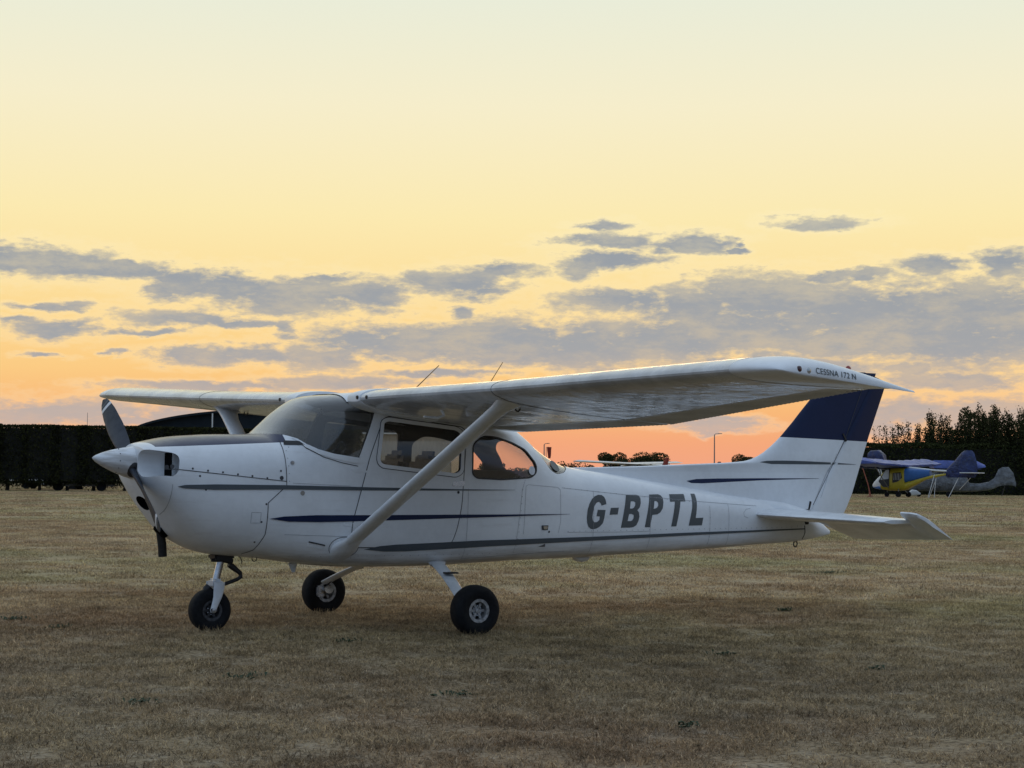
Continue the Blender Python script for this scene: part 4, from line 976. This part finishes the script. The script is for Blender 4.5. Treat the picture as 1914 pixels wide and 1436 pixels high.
# ================================================================== foliage
def leaf_mat(name, c1, c2):
    m = bpy.data.materials.new(name); m.use_nodes = True; g = NT(m.node_tree)
    geo = g.n('ShaderNodeNewGeometry'); n1 = g.noise(geo.outputs['Position'], 1.6, 4, .6); wn = g.n('ShaderNodeTexWhiteNoise'); g.set(wn.inputs[0], g.v('SNAP', geo.outputs['Position'], (.2, .2, .2)))
    c = g.mix(g.smooth(g.m('ADD', g.m('MULTIPLY', n1, .6), g.m('MULTIPLY', wn.outputs[0], .4)), .3, .7), c1, c2)
    df = g.n('ShaderNodeBsdfDiffuse'); g.set(df.inputs[0], c); tr = g.n('ShaderNodeBsdfTranslucent'); g.set(tr.inputs[0], c)
    mx = g.n('ShaderNodeMixShader'); mx.inputs[0].default_value = .2; g.t.links.new(df.outputs[0], mx.inputs[1]); g.t.links.new(tr.outputs[0], mx.inputs[2])
    o = g.n('ShaderNodeOutputMaterial'); g.t.links.new(mx.outputs[0], o.inputs[0]); return m
m_con = leaf_mat('conifer_leaf', (.014, .015, .008), (.042, .044, .018))
m_hedge = leaf_mat('hedge_leaf', (.018, .024, .010), (.050, .056, .022))
m_tree = leaf_mat('tree_leaf', (.022, .026, .012), (.062, .064, .026))
m_core = mat('light_block_core', (.010, .010, .007), .95)  # for solid dark cores added inside the foliage to block light
m_bark = mat('bark', (.045, .035, .026), .9, var=.2, vscale=8, bump=.01, bscale=12)
def leaves(pts, size, seed, squash=1.0):
    rnd = random.Random(seed); vs = []; fs = []
    for p in pts:
        s = size*(.6+.8*rnd.random()); a = Vector((rnd.gauss(0, 1), rnd.gauss(0, 1), rnd.gauss(0, 1))).normalized(); b_ = a.cross(Vector((rnd.gauss(0, 1), rnd.gauss(0, 1), rnd.gauss(0, 1)))).normalized()
        p = Vector(p); k = len(vs)
        vs += [p-a*s*.5, p+b_*s*.3, p+a*s*.5, p-b_*s*.3]; fs.append((k, k+1, k+2, k+3))
    return mesh(vs, fs)
def box_points(sx, sy, z0, z1, n, seed, rough=.18):
    rnd = random.Random(seed); out = []
    A = [2*sx*(z1-z0), 2*sy*(z1-z0), sx*sy*1.4, sx*sy]; T = sum(A)
    for i in range(n):
        q = rnd.random()*T; ins = abs(rnd.gauss(0, rough))-rough*.6; x = (rnd.random()-.5)*sx; y = (rnd.random()-.5)*sy; z = z0+rnd.random()*(z1-z0)
        if q < A[0]: y = math.copysign(sy/2-ins, rnd.random()-.62)
        elif q < A[0]+A[1]: x = math.copysign(sx/2-ins, rnd.random()-.5)
        elif q < A[0]+A[1]+A[2]: z = z1-ins*.6
        else: z = z0+abs(ins)
        out.append((x, y, z))
    return out
YZ = -YAW   # rotation that turns local x to run across the view, local y away from it
def copy_tree(src, loc, label=None, rz=None, scale=None, group=None):
    r = src.copy(); COL.objects.link(r); r.location = loc
    if rz is not None: r.rotation_euler = (0, 0, rz)
    if scale: r.scale = scale
    if label: r['label'] = label
    if group: r['group'] = group
    def rec(a, b_):
        for ch in a.children:
            if ch == r: continue
            q = ch.copy(); COL.objects.link(q); q.parent = b_; rec(ch, q)
    rec(src, r); return r
# --- the tall clipped conifer hedge on the left: a row of trees with bare feet
GH = 'conifers clipped into one tall dark hedge'
protos = []
for v in range(3):
    t_ = thing('conifer_tree', 'dark conifer clipped square, one of the row forming the tall hedge beyond the propeller', 'tree', (0, 0, 0), 0, GH)
    cr = link('crown', leaves(box_points(2.15, 2.4, .48, 3.95, 6500, 11+v, .16), .13, v), m_con, t_)
    cb = bmesh.new(); box_bm(cb, (0, 0, 2.25), (1.95, 2.0, 3.1)); link('crown_light_block', frombm(cb), m_core, t_)  # dark solid added inside the crown to block light
    # ragged skirt of low twigs
    rnd = random.Random(v); pts = [((rnd.random()-.5)*1.9, (rnd.random()-.5)*2.2, .55-abs(rnd.gauss(0, .16))) for _ in range(520)]
    link('skirt', leaves(pts, .12, 50+v), m_con, t_, kind='stuff')
    link('trunk', tube([(0, 0, -.05), (.02, 0, .25), (0, .02, .9)], [.17-.03*v, .13-.02*v, .11], 9), m_bark, t_)
    protos.append(t_)
rnd = random.Random(2)
n_c = 18
ORD = ['first', 'second', 'third', 'fourth', 'fifth', 'sixth', 'seventh', 'eighth', 'ninth', 'tenth', 'eleventh', 'twelfth', 'thirteenth', 'fourteenth']
for i in range(4, n_c):
    d_ = 108+i*.55; lt = -38.6+i*1.62+rnd.uniform(-.12, .12)
    loc = far(d_, lt); sc_ = (1, 1, 1+rnd.uniform(-.006, .006))
    where = 'with bare trunk' if i < 10 else ('behind engine cowling' if i < 15 else 'behind windscreen')
    lb = 'clipped dark conifer %s, %s tree from outer end of tall hedge' % (where, ORD[i-4])
    if i < 7: protos[i-4].location = loc; protos[i-4].rotation_euler = (0, 0, YZ+.327); protos[i-4].scale = sc_; protos[i-4]['label'] = lb
    else: copy_tree(protos[rnd.randrange(3)], loc, lb, YZ+.327+(pi if rnd.random() < .5 else 0), sc_)

# --- arched hangar behind the hedge
m_slate = mat('slate_cladding', (.020, .026, .032), .95, var=.12, vscale=1, spec=.02)
m_beige = mat('beige_cladding', (.36, .30, .22), .6, var=.08, vscale=1.5)
m_trimw = mat('white_trim', (.6, .6, .58), .5)
hg = thing('hangar', 'arched dark roofed hangar with beige corrugated doors behind the tall hedge', 'hangar', far(150, -18.05), YZ)
def arch(u, hw=13.15, z0=4.6, h=1.95): return z0+h*max(0, 1-(u/hw)**2)**.62
N = 36; us = [-13.15*cos(pi*i/N) for i in range(N+1)]
rings = [[(u, y, arch(u)+dz) for u in us] for y, dz in ((-.6, 0), (22, 0))]
vs = [p for r in rings for p in r]+[(x, y, z-.18) for r in rings for x, y, z in r]; n1 = N+1; fs = []
for i in range(N): fs += [(i, i+1, n1+i+1, n1+i), (2*n1+i+1, 2*n1+i, 3*n1+i, 3*n1+i+1), (i+1, i, 2*n1+i, 2*n1+i+1), (n1+i, n1+i+1, 3*n1+i+1, 3*n1+i)]
link('roof', mesh(vs, fs), m_slate, hg)
wl = [(u, 0, arch(u)-.18) for u in us]+[(13.15, 0, 4.5), (-13.15, 0, 4.5)]
link('gable', mesh(wl, [tuple(range(len(wl)))]), m_slate, hg)
bm = bmesh.new(); box_bm(bm, (-13.05, 11, 2.5), (.15, 22, 5)); box_bm(bm, (13.05, 11, 2.5), (.15, 22, 5)); box_bm(bm, (0, 22, 2.5), (26, .15, 5)); link('wall', frombm(bm), m_beige, hg)
def corrugated(w, h_, amp=.012, pitch=.28):
    n = int(w/pitch)*4; vs = []; fs = []
    for i in range(n+1):
        x = -w/2+w*i/n; y = amp*(1 if i % 4 in (0, 1) else -1); vs += [(x, y, 0), (x, y, h_)]
    for i in range(n): fs.append((2*i, 2*i+2, 2*i+3, 2*i+1))
    return mesh(vs, fs)
dm = corrugated(3.2, 4.45)
for i in range(8):
    dr = link('sliding_door', dm, m_beige, hg); dr.location = (-11.4+i*3.26, -.10-(.10 if i % 2 else 0), .03)
link('door_rail', box((0, -.2, 4.55), (26, .3, .12)), m_trimw, hg)
link('vent_pipe', tube([(-6.5, -.7, 4.6), (-6.5, -.7, 6.05)], .06, 8), m_trimw, hg)

# --- vehicles glimpsed under the hedge
def caravan(label, loc):
    t_ = thing('caravan', label, 'caravan', loc, YZ)
    prof = [(-2.1, .55), (2.0, .55), (2.15, 1.2), (1.8, 2.2), (-1.7, 2.3), (-2.15, 1.3)]
    bm = bmesh.new(); f0 = [bm.verts.new((x, -1, z)) for x, z in rounded(prof, .25)]; f1 = [bm.verts.new((x, 1, z)) for x, z in rounded(prof, .25)]
    bm.faces.new(f0); bm.faces.new(f1[::-1]); k = len(f0)
    for i in range(k): bm.faces.new((f0[i], f0[(i+1) % k], f1[(i+1) % k], f1[i]))
    link('body', frombm(bm), m_trimw, t_)
    for x in (-1.2, .2, 1.2): link('window', box((x, -1.01, 1.55), (.8, .03, .5), .02), m_black, t_)
    for s in (-1, 1):
        o = link('wheel', lathe([(.001, -.09), (.28, -.09), (.30, 0), (.28, .09), (.001, .09)], 18), m_rubber, t_); o.location = (0, s*.9, .30)
    return t_
caravan('white touring caravan glimpsed between the hedge trunks, farthest from the propeller', far(122, -32.2))
caravan('white caravan glimpsed under the hedge closer to the propeller', far(121, -28.9)+Vector((0, 0, -.3)))
def car(label, loc, rz, mt):
    t_ = thing('parked_car', label, 'car', loc, rz)
    rings = []
    for y, k in ((-.85, .93), (-.75, 1), (.75, 1), (.85, .93)):
        rings.append([(x*k, y, .28+(z-.28)*k) for x, z in ((-2.1, .3), (-2.15, .65), (-1.9, .88), (-1.1, .95), (1.1, .98), (1.95, .92), (2.1, .7), (2.1, .3))])
    link('body', loft_mesh(rings), mt, t_, 30)
    rings = []
    for y, k in ((-.68, .9), (-.6, 1), (.6, 1), (.68, .9)):
        rings.append([(x, y, z) for x, z in ((-1.15*k, .93), (-.55*k, 1.42*k+.05), (.7*k, 1.42*k+.05), (1.35*k, .95))])
    link('cabin', loft_mesh(rings), m_black, t_, 30)
    for x in (-1.3, 1.3):
        for s in (-1, 1):
            o = link('wheel', lathe([(.001, -.1), (.28, -.1), (.31, 0), (.28, .1), (.001, .1)], 18), m_rubber, t_); o.location = (x, s*.8, .31)
    return t_
car('dark parked car in the shade under the hedge behind the spinner', far(112.5, -26.6), YZ+.2, mat('car_dark', (.03, .032, .035), .3, coat=.5))
m_pole = mat('galvanised', (.20, .20, .19), .6, metal=.3)
ms = link('radio_mast', tube([far(160, -37.3), far(160, -37.3, 6.35)], [.04, .02], 6), m_pole, label='thin radio mast rising above the tall hedge left of the propeller', category='mast')

# --- far side of the field
def round_tree(name, label, loc, rx, h_, n, seed, base=.25):
    t_ = thing(name, label, 'tree' if 'tree' in name else 'bush', loc, YZ, 'trees and bushes on the far side of the field'); rnd = random.Random(seed)
    lobes = [(rnd.uniform(-.6, .6)*rx, rnd.uniform(-.4, .4)*rx, h_*rnd.uniform(.35, .82), rnd.uniform(.28, .5)*min(rx, h_*.7)) for _ in range(13)]
    pts = []
    for _ in range(n):
        lx, ly, lz, lr = rnd.choice(lobes); q = Vector((rnd.gauss(0, 1), rnd.gauss(0, 1), rnd.gauss(0, 1))).normalized()*lr*(1-abs(rnd.gauss(0, .14)))
        z = lz+q.z*.8
        if z > h_*base: pts.append((lx+q.x*1.1, ly+q.y, z))
    link('crown', leaves(pts, .26, seed), m_tree, t_)
    bm = bmesh.new()
    for lx, ly, lz, lr in lobes[:8]: tube_bm(bm, [(0, 0, -.1), (lx*.3, ly*.3, lz*.4), (lx, ly, lz)], [.14, .09, .03], 6)
    link('trunk', frombm(bm), m_bark, t_); return t_
round_tree('broadleaf_tree', 'round topped dark tree behind the white parked aircraft', far(320, 18.2), 3.2, 5.6, 7000, 1)
round_tree('broadleaf_tree', 'wider dark tree behind the red tail fins', far(322, 23.6), 4.6, 5.7, 11000, 2)
round_tree('bush', 'low bush beside the wider dark tree', far(318, 27.6), 1.6, 3.6, 2500, 9)
round_tree('broadleaf_tree', 'dark tree just in front of the tail fin curve of the white aeroplane', far(322, 41.2), 3.4, 5.2, 7000, 3)
round_tree('bush', 'dark bush behind the lamp post with the long arm', far(318, 38.3), 2.2, 3.6, 2600, 13)
round_tree('bush', 'spindly bush right behind the rear cabin window', far(300, 9.3), 1.8, 3.7, 1100, 4)
round_tree('bush', 'sparse bush left of the white parked aircraft', far(300, 12.2), 1.9, 3.3, 1100, 5)
round_tree('bush', 'bush seen through the aft side window, taller part', far(250, -2.4), 2.2, 3.2, 1300, 6)
round_tree('bush', 'bush seen through the aft side window, lower part', far(250, .3), 2.4, 2.3, 1300, 7)
bm = bmesh.new(); rnd = random.Random(8); pts = []
for i in range(9000):
    u = rnd.uniform(-12, 110); pts.append((u, rnd.uniform(-1, 1), rnd.random()**.7*(1.55+.3*sin(u*.5)+.2*sin(u*1.7))))
hl_ = link('far_hedge', leaves(pts, .45, 77), m_tree, kind='stuff', label='long low hedge line closing the far side of the airfield', category='hedge'); hl_.location = far(330, 0); hl_.rotation_euler = (0, 0, YZ)

def lamp(label, loc, h_, arm):
    t_ = thing('street_lamp', label, 'lamp post', loc, YZ, 'lamp posts beyond the airfield')
    link('pole', tube([(0, 0, 0), (0, 0, h_)], [.085, .055], 8), m_pole, t_)
    link('arm', tube([(0, 0, h_), (.12, 0, h_+.10), (arm, 0, h_+.13)], [.04, .035, .03], 6), m_pole, t_)
    link('lamp_head', box((arm*.72, 0, h_+.13), (arm*.55, .16, .07), .02), m_pole, t_)
lamp('tall lamp post standing between the red tail and the tail fin', far(200, 22.3), 5.85, .85)
lamp('smaller lamp post beside the red windsock', far(200, 3.6), 4.6, .6)
ws_ = thing('windsock', 'limp red windsock hanging on its pole behind the rear cabin window', 'windsock', far(195, 4.05), YZ)
link('pole', tube([(-.32, 0, 0), (-.32, 0, 4.25), (0, 0, 4.25)], .03, 6), m_pole, ws_)
link('sock', tube([(0, 0, 4.25), (0, 0, 3.9), (.03, 0, 3.4), (.02, 0, 3.05)], [.25, .22, .17, .13], 14), m_redpaint, ws_, 40)

def parked_plane(label, loc, rz, sc_, tail_mat):
    t_ = thing('parked_aircraft', label, 'aircraft', loc, rz, 'light aircraft parked on the far side of the field'); t_.scale = (sc_,)*3
    rr = []
    for x, zt_, zb_, w_ in ((-1.4, 1.0, .85, .1), (-1.2, 1.25, .6, .35), (-.2, 1.35, .5, .48), (.3, 1.85, .45, .52), (1.6, 1.85, .45, .5), (2.6, 1.35, .5, .38), (5.6, 1.0, .8, .08)):
        rr.append([(x, w_*math.copysign(abs(cos(q))**.6, cos(q)), (zt_+zb_)/2+(zt_-zb_)/2*math.copysign(abs(sin(q))**.6, sin(q))) for q in [k/16*2*pi for k in range(16)]])
    link('fuselage', loft_mesh(rr), m_trimw, t_, 40)
    rr = []
    for y in (-5.3, -5.1, 0, 5.1, 5.3):
        k = .5 if abs(y) > 5.2 else 1
        rr.append([(.4+u*1.5*k, y, 1.93+abs(y)*.03+v*k) for u, v in ((0, 0), (.1, .09), (.35, .13), (1, 0), (.35, -.05), (.1, -.05))])
    link('wing', loft_mesh(rr), m_trimw, t_, 40)
    link('cabin_glass', box((.75, 0, 1.55), (1.5, 1.045, .4), .05), m_black, t_)
    rr = [[(x, y, z) for x, y in ((a, -.04), (a+.3, -.05), (b_, -.01), (b_, .01), (a+.3, .05), (a, .04))] for z, a, b_ in ((1.0, 4.6, 5.6), (1.4, 5.0, 5.75), (2.3, 5.55, 6.05), (2.42, 5.7, 6.0))]
    link('tail_fin', loft_mesh(rr), tail_mat, t_, 30)
    rr = [[(x, y, z) for x, z in ((5.0+abs(y)*.15, .98), (5.8, 1.0), (5.8, .95))] for y in (-1.6, 0, 1.6)]
    link('tailplane', loft_mesh(rr), m_trimw, t_, 30)
    for s in (-1, 1):
        link('wing_strut', tube([(.8, s*.5, .65), (.95, s*2.4, 1.97)], .04, 6), m_trimw, t_)
        link('gear_leg', tube([(1.4, s*.35, .5), (1.4, s*1.1, .25)], .04, 6), m_trimw, t_)
        o = link('wheel', lathe([(.001, -.07), (.2, -.07), (.2, .07), (.001, .07)], 16), m_rubber, t_); o.location = (1.4, s*1.2, .2)
    o = link('wheel', lathe([(.001, -.06), (.17, -.06), (.17, .06), (.001, .06)], 16), m_rubber, t_); o.location = (-.5, 0, .17)
    link('propeller', box((-1.35, 0, 1.0), (.04, .12, 1.7), .01), m_black, t_)
parked_plane('white high wing aircraft with red tail fin parked across the field', far(195, 11.8), YZ-.96, 1.30, m_redpaint)
parked_plane('far aircraft showing only its small red tail fin near the tall lamp post', far(230, 21.3), YZ-.96, 1.28, m_redpaint)

# --- hedge, shrubs and covered aircraft on the right
hd = thing('hedge', 'broad dark green hedge behind the parked microlight', 'hedge', far(143, 35.5), YZ)
pts = []
rnd = random.Random(31)
for q in box_points(22, 3, 0, 3.9, 30000, 3, .22): pts.append((q[0], q[1], q[2]+.10*sin(q[0]*1.3)*(q[2] > 3)))
link('foliage', leaves(pts, .17, 9), m_hedge, hd)
link('light_block_core', box((0, .1, 1.85), (21.4, 2.4, 3.5)), m_core, hd)  # dark block added so no light comes through the hedge
sh = thing('long_shed', 'long low pale roofed shed showing just above the hedge', 'shed', far(150, 31.5), YZ)
link('wall', box((0, 1.5, 1.9), (9, 3, 3.8)), m_slate, sh); link('roof', box((0, 1.4, 3.95), (9.4, 3.6, .10)), m_beige, sh); link('roof_edge', box((0, 1.4, 4.08), (9.2, 3.4, .12)), m_black, sh)
oh = thing('overgrown_hedge', 'unclipped dark hedge mass rising above the clipped hedge near the covered aircraft', 'hedge', far(147.5, 42.5), YZ)
pts = []
for q in box_points(13, 2.5, 1.0, 5.5, 24000, 5, .3): pts.append((q[0], q[1], q[2]+(.40*sin(q[0]*1.1+1)+.28*sin(q[0]*3.1)+.2*sin(q[0]*7.3))*(q[2] > 3.6)*(q[2]-3.6)))
link('foliage', leaves(pts, .17, 19), m_tree, oh); link('light_block_core', box((0, .1, 2.6), (12, 1.6, 4.0)), m_core, oh)  # dark box added behind the leaves as a light block
GS = 'upright wispy shrubs growing above the hedge'
def shoot_tree(label, loc, h_, r_, stems, nl, seed, low=.3):
    t_ = thing('shrub_tree', label, 'shrub', loc, YZ, GS); rnd = random.Random(seed); bm = bmesh.new(); pts = []; stems = int(stems*1.7); nl *= 3; r_ *= 1.5
    for i in range(stems):
        a = rnd.random()*2*pi; r = r_*sqrt(rnd.random()); hh = h_*(.62+.40*rnd.random()**1.3)*(1-.10*(r/r_)**2)
        p0 = Vector((r*.3*cos(a), r*.3*sin(a), 0)); p1 = Vector((r*.8*cos(a), r*.8*sin(a), hh*.5)); p2 = Vector((r*cos(a)*1.05+rnd.gauss(0, .1), r*sin(a), hh))
        tube_bm(bm, [p0, p1, p1.lerp(p2, .6)+Vector((rnd.gauss(0, .05), 0, 0)), p2], [.05, .03, .018, .008], 4)
        for k in range(int(nl/stems)):
            t = low+(1-low)*rnd.random()**1.25; p = p0.lerp(p1, t*2) if t < .5 else p1.lerp(p2, t*2-1); sp_ = .34*(1.1-t)+.07
            pts.append(p+Vector((rnd.gauss(0, sp_), rnd.gauss(0, sp_), rnd.gauss(0, .12))))
    link('stems', frombm(bm), m_bark, t_); link('foliage', leaves(pts, .15, seed), m_tree, t_); return t_
for i, (px_, zt_, r_, st, nl, lb) in enumerate(((29.3, 5.9, .55, 7, 420, 'thin wispy shrub nearest the rudder, above the hedge'), (31.0, 6.1, 1.0, 14, 1500, 'loose low shrub second from the rudder'),
        (32.7, 6.3, 1.2, 16, 3000, 'shrub with pointed shoots above the blue tail cover'), (34.3, 6.9, 1.0, 15, 3200, 'bushy upright shrub above the blue wing cover'),
        (36.0, 6.6, 1.2, 18, 4200, 'dense shrub with a low dip in its top'), (37.6, 7.3, 1.2, 18, 5200, 'tallest dense shrub above the grey tarpaulin'), (39.3, 7.1, 1.2, 18, 5200, 'dense tall shrub above the covered tail fin'),
        (41.0, 7.4, 1.3, 18, 4800, 'dense tall shrub at the edge of the picture'), (43.2, 7.2, 1.4, 18, 4200, 'tall shrub beyond the covered tail fin'))):
    shoot_tree(lb, far(146-i*.5, px_), zt_, r_, st, nl, 60+i)

m_blue = mat('blue_cover', (.012, .026, .11), .4, var=.3, vscale=4, bump=.12, bscale=2.5)
m_bluet = mat('blue_cover_lit', (.05, .085, .31), .42, var=.2, vscale=2, bump=.04, bscale=4)  # same blue cloth, sky light on the wing top put into a paler colour
m_yel = mat('yellow_skin', (.42, .33, .02), .4, coat=.3, var=.08)
m_bpan = mat('blue_panel', (.02, .10, .30), .45, var=.08)
m_tarp = mat('grey_tarpaulin', (.15, .16, .175), .5, var=.3, vscale=3, bump=.16, bscale=2.2)
m_wh = mat('white_skin', (.62, .63, .62), .45, var=.05)
# microlight: local x = aft, y = its starboard, z up
ml = thing('microlight', 'small yellow and blue microlight with blue covers on wing and tail by the hedge', 'microlight', far(122, 25.2), YZ-radians(38))
def skin(secs, mt, name, parent, sm=40, e=.6, n=20):
    rr = []
    for x, yc, w_, zb_, zt_ in secs: rr.append([(x, yc+w_*math.copysign(abs(cos(q))**e, cos(q)), (zt_+zb_)/2+(zt_-zb_)/2*math.copysign(abs(sin(q))**e, sin(q))) for q in [k/n*2*pi for k in range(n)]])
    return link(name, loft_mesh(rr), mt, parent, sm)
pod = skin([(-.30, 0, .46, .50, 1.55), (.1, 0, .50, .44, 1.95), (.8, 0, .50, .42, 1.97), (1.3, 0, .48, .46, 1.97), (1.42, 0, .47, .50, 1.96)], m_yel, 'cabin_pod', ml)
skin([(-1.05, 0, .10, .70, .86), (-.9, 0, .25, .60, 1.02), (-.6, 0, .38, .53, 1.30), (-.30, 0, .455, .50, 1.55)], m_wh, 'nose_cone', ml)
skin([(-1.06, 0, .09, .66, .76), (-.85, 0, .25, .565, .86), (-.5, 0, .40, .50, .80), (-.32, 0, .45, .49, .78)], m_bpan, 'nose_panel', ml)
skin([(1.42, 0, .46, .95, 1.95), (2.2, 0, .34, 1.15, 1.90), (3.1, 0, .16, 1.42, 1.84)], m_bpan, 'blue_panel', ml)
skin([(1.40, 0, .40, .50, 1.0), (2.0, 0, .30, .80, 1.18), (2.8, 0, .16, 1.2, 1.42), (4.2, 0, .07, 1.5, 1.62)], m_yel, 'rear_fairing', ml)
link('tail_boom', tube([(1.4, 0, 2.0), (3.4, 0, 1.80), (6.0, 0, 1.70)], .065, 10), m_wh, ml, 40)
link('windscreen', prism(rounded([(-.42, 1.05), (-.10, .68), (.05, .66), (.36, .72), (.40, 1.90), (.12, 1.86)], .08), -.515, .515), m_black, ml)
link('windscreen_pane', prism(rounded([(-.28, 1.15), (.34, 1.22), (.36, 1.84), (.12, 1.80)], .08), -.522, .522), mat('pale_pane', (.45, .48, .5), .15, coat=.5), ml)
link('side_window', prism(rounded([(.60, .95), (.62, 1.62), (1.20, 1.66), (1.30, 1.30), (1.0, 1.05)], .06), -.515, .515), m_black, ml)
for k in range(5): link('window_strut', prism([(.70+k*.11, 1.15), (.72+k*.11, 1.15), (.75+k*.11, 1.6), (.73+k*.11, 1.6)], -.522, .522), m_wh, ml)
rr = []
rnd = random.Random(6)
for i in range(27):
    y = -5.0+i*10/26; k = min(1, (5.15-abs(y))/.5)**.5; wv = rnd.uniform(-.02, .02)
    rr.append([(-.10+u*1.7, y, 2.10+wv+v*k*(1+.25*sin(i*2.1))+abs(y)*.03) for u, v in ((0, 0), (.04, .12), (.2, .30), (.5, .27), (1, .03), (.98, -.08), (.5, -.14), (.1, -.16), (.02, -.10))])
link('wing_cover', loft_mesh(rr), m_bluet, ml, 60)
link('wing_spar', tube([(-.08, -5.0, 2.02), (-.08, 0, 1.93), (-.08, 5.0, 2.02)], .10, 8), m_blue, ml, 60)
skin([(-1.35, 0, .25, 2.42, 2.95), (-1.15, 0, .30, 2.40, 3.12), (-.6, 0, .32, 2.38, 3.15), (-.25, 0, .30, 2.38, 2.85), (-.15, 0, .2, 2.3, 2.5)], m_blue, 'engine_cover', ml, 30, .45)
link('engine_pylon', tube([(-.9, 0, 2.45), (-.55, 0, 1.5)], .04, 8), m_wh, ml); link('engine_pylon', tube([(-.7, 0, 2.45), (-.4, 0, 1.5)], .04, 8), m_wh, ml)
# covered tail
rr = []
for z, a, b_, w_ in ((1.35, 4.3, 6.2, .10), (1.6, 4.0, 6.35, .16), (2.0, 4.35, 6.38, .18), (2.5, 4.85, 6.30, .15), (2.95, 5.25, 6.15, .11), (3.12, 5.5, 6.0, .05)):
    rr.append([(a+(b_-a)*(.5-.5*cos(q)), w_*sin(q)*(1+.3*sin(3*q+z*4)), z) for q in [k/18*2*pi for k in range(18)]])
link('tail_cover', loft_mesh(rr), m_blue, ml, 50)
link('tailplane', box((6.0, 0, 1.66), (.75, 2.3, .06), .02), m_wh, ml)
for x, y, r_ in ((-.05, 0, .17), (1.15, -.75, .20), (1.15, .75, .20)):
    w_ = link('wheel', lathe([(.001, -.05), (r_*.45, -.06), (r_*.5, -.07), (r_*.9, -.07), (r_, 0), (r_*.9, .07), (r_*.5, .07), (.001, .05)], 22), m_rubber, ml, 40); w_.location = (x, y, r_)
    link('gear_leg', tube([(x, y, r_+.03), (x+(.05 if y == 0 else -.2), y*.4, .62)], .03, 8), m_pole, ml)
for s in (-1, 1): link('wing_strut', tube([(.3, s*.45, .60), (.35, s*2.6, 2.08)], .03, 8), m_pole, ml)
for p0, p1 in (((3.45, -.15, 1.55), (3.15, -.5, 0)), ((3.5, 0, 1.55), (3.35, .0, 0)), ((3.55, .15, 1.55), (2.85, .3, 0)), ((5.1, 0, 1.4), (4.5, -.35, 0)), ((6.1, 0, 1.55), (4.9, .5, .55))):
    link('support_pole', tube([p0, p1], .022, 6), m_wh, ml)
rp = thing('wooden_prop', 'pinkish red wooden prop leaning under the wing beside the rudder', 'prop', far(121.5, 23.9), YZ)
m_pink = mat('faded_red_wood', (.42, .13, .08), .7, var=.15)
link('stick', tube([(-.50, 0, 2.05), (-.12, 0, .9), (.10, 0, 0)], [.03, .035, .035], 7), m_pink, rp); link('stick', tube([(-.12, 0, .95), (-.02, 0, .4), (-.0, 0, 0)], .03, 7), m_pink, rp); link('foot', box((.03, 0, .05), (.35, .2, .06), .01), m_pink, rp)
# second aircraft under a grey tarpaulin (local x across the view)
cv = thing('covered_aircraft', 'aircraft wrapped in a grey tarpaulin with its tail fin standing up, behind the microlight', 'aircraft', far(127, 26.0), YZ)
rr = []; rnd = random.Random(3)
for x, zb_, zt_, w_ in ((1.6, .45, .75, .25), (2.2, .40, 1.25, .5), (3.0, .38, 1.62, .6), (4.0, .36, 1.75, .62), (5.0, .35, 1.62, .6), (5.7, .36, 1.45, .5), (5.85, .38, 1.0, .4), (6.6, .42, .95, .3), (7.3, .50, 1.08, .24), (7.7, .62, 1.35, .16), (8.0, .78, 1.95, .12), (8.25, .84, 2.1, .10), (8.7, .86, 2.1, .10), (8.95, .82, 1.8, .10), (9.15, .78, .95, .06)):
    rr.append([(x+.04*sin(q*5+x), w_*math.copysign(abs(cos(q))**.8, cos(q))*(1+.10*sin(5*q+x*3)), (zt_+zb_)/2+(zt_-zb_)/2*math.copysign(abs(sin(q))**.8, sin(q))*(1+.04*sin(7*q+x))) for q in [k/28*2*pi for k in range(28)]])
link('tarpaulin', loft_mesh(rr), m_tarp, cv, 35)
rr = []
for i in range(15):
    u = 3.3+i*3.6/14; k = max(.15, min(1, (6.95-u)/.7))**.6; wv = rnd.uniform(-.02, .02)
    rr.append([(u, -.7+w_*1.4, 2.12+wv+v*k) for w_, v in ((0, -.12), (.02, .08), (.2, .42), (.6, .36), (1, .04), (1, -.06))])
link('wing_cover', loft_mesh(rr), m_bluet, cv, 50)
link('wing_cover_shade', box((5.0, -.1, 1.97), (3.2, 1.2, .06), .01), m_blue, cv)  # darker blue sheet, the underside's shade put into its colour
for x, y, r_ in ((4.3, -.8, .2), (2.3, -.5, .18)):
    w_ = link('wheel', lathe([(.001, -.06), (r_*.9, -.07), (r_, 0), (r_*.9, .07), (.001, .06)], 20), m_rubber, cv, 40); w_.location = (x, y, r_)
skin([(1.55, -.6, .10, .12, .3), (1.8, -.6, .16, .06, .5), (2.1, -.6, .16, .08, .46), (2.4, -.6, .05, .16, .26)], m_wh, 'wheel_fairing', cv)
link('tail_wheel_leg', tube([(8.4, 0, .8), (8.2, 0, .1)], .03, 6), m_black, cv)


for o in bpy.data.objects:
    b_ = o.name.split('.')[0]
    if b_ in ('panel_gap', 'panel_seam', 'screw_row', 'cowl_fastener', 'spinner_screw', 'wheel_bolt', 'trim_seam') and o.parent: o['kind'] = 'stuff'
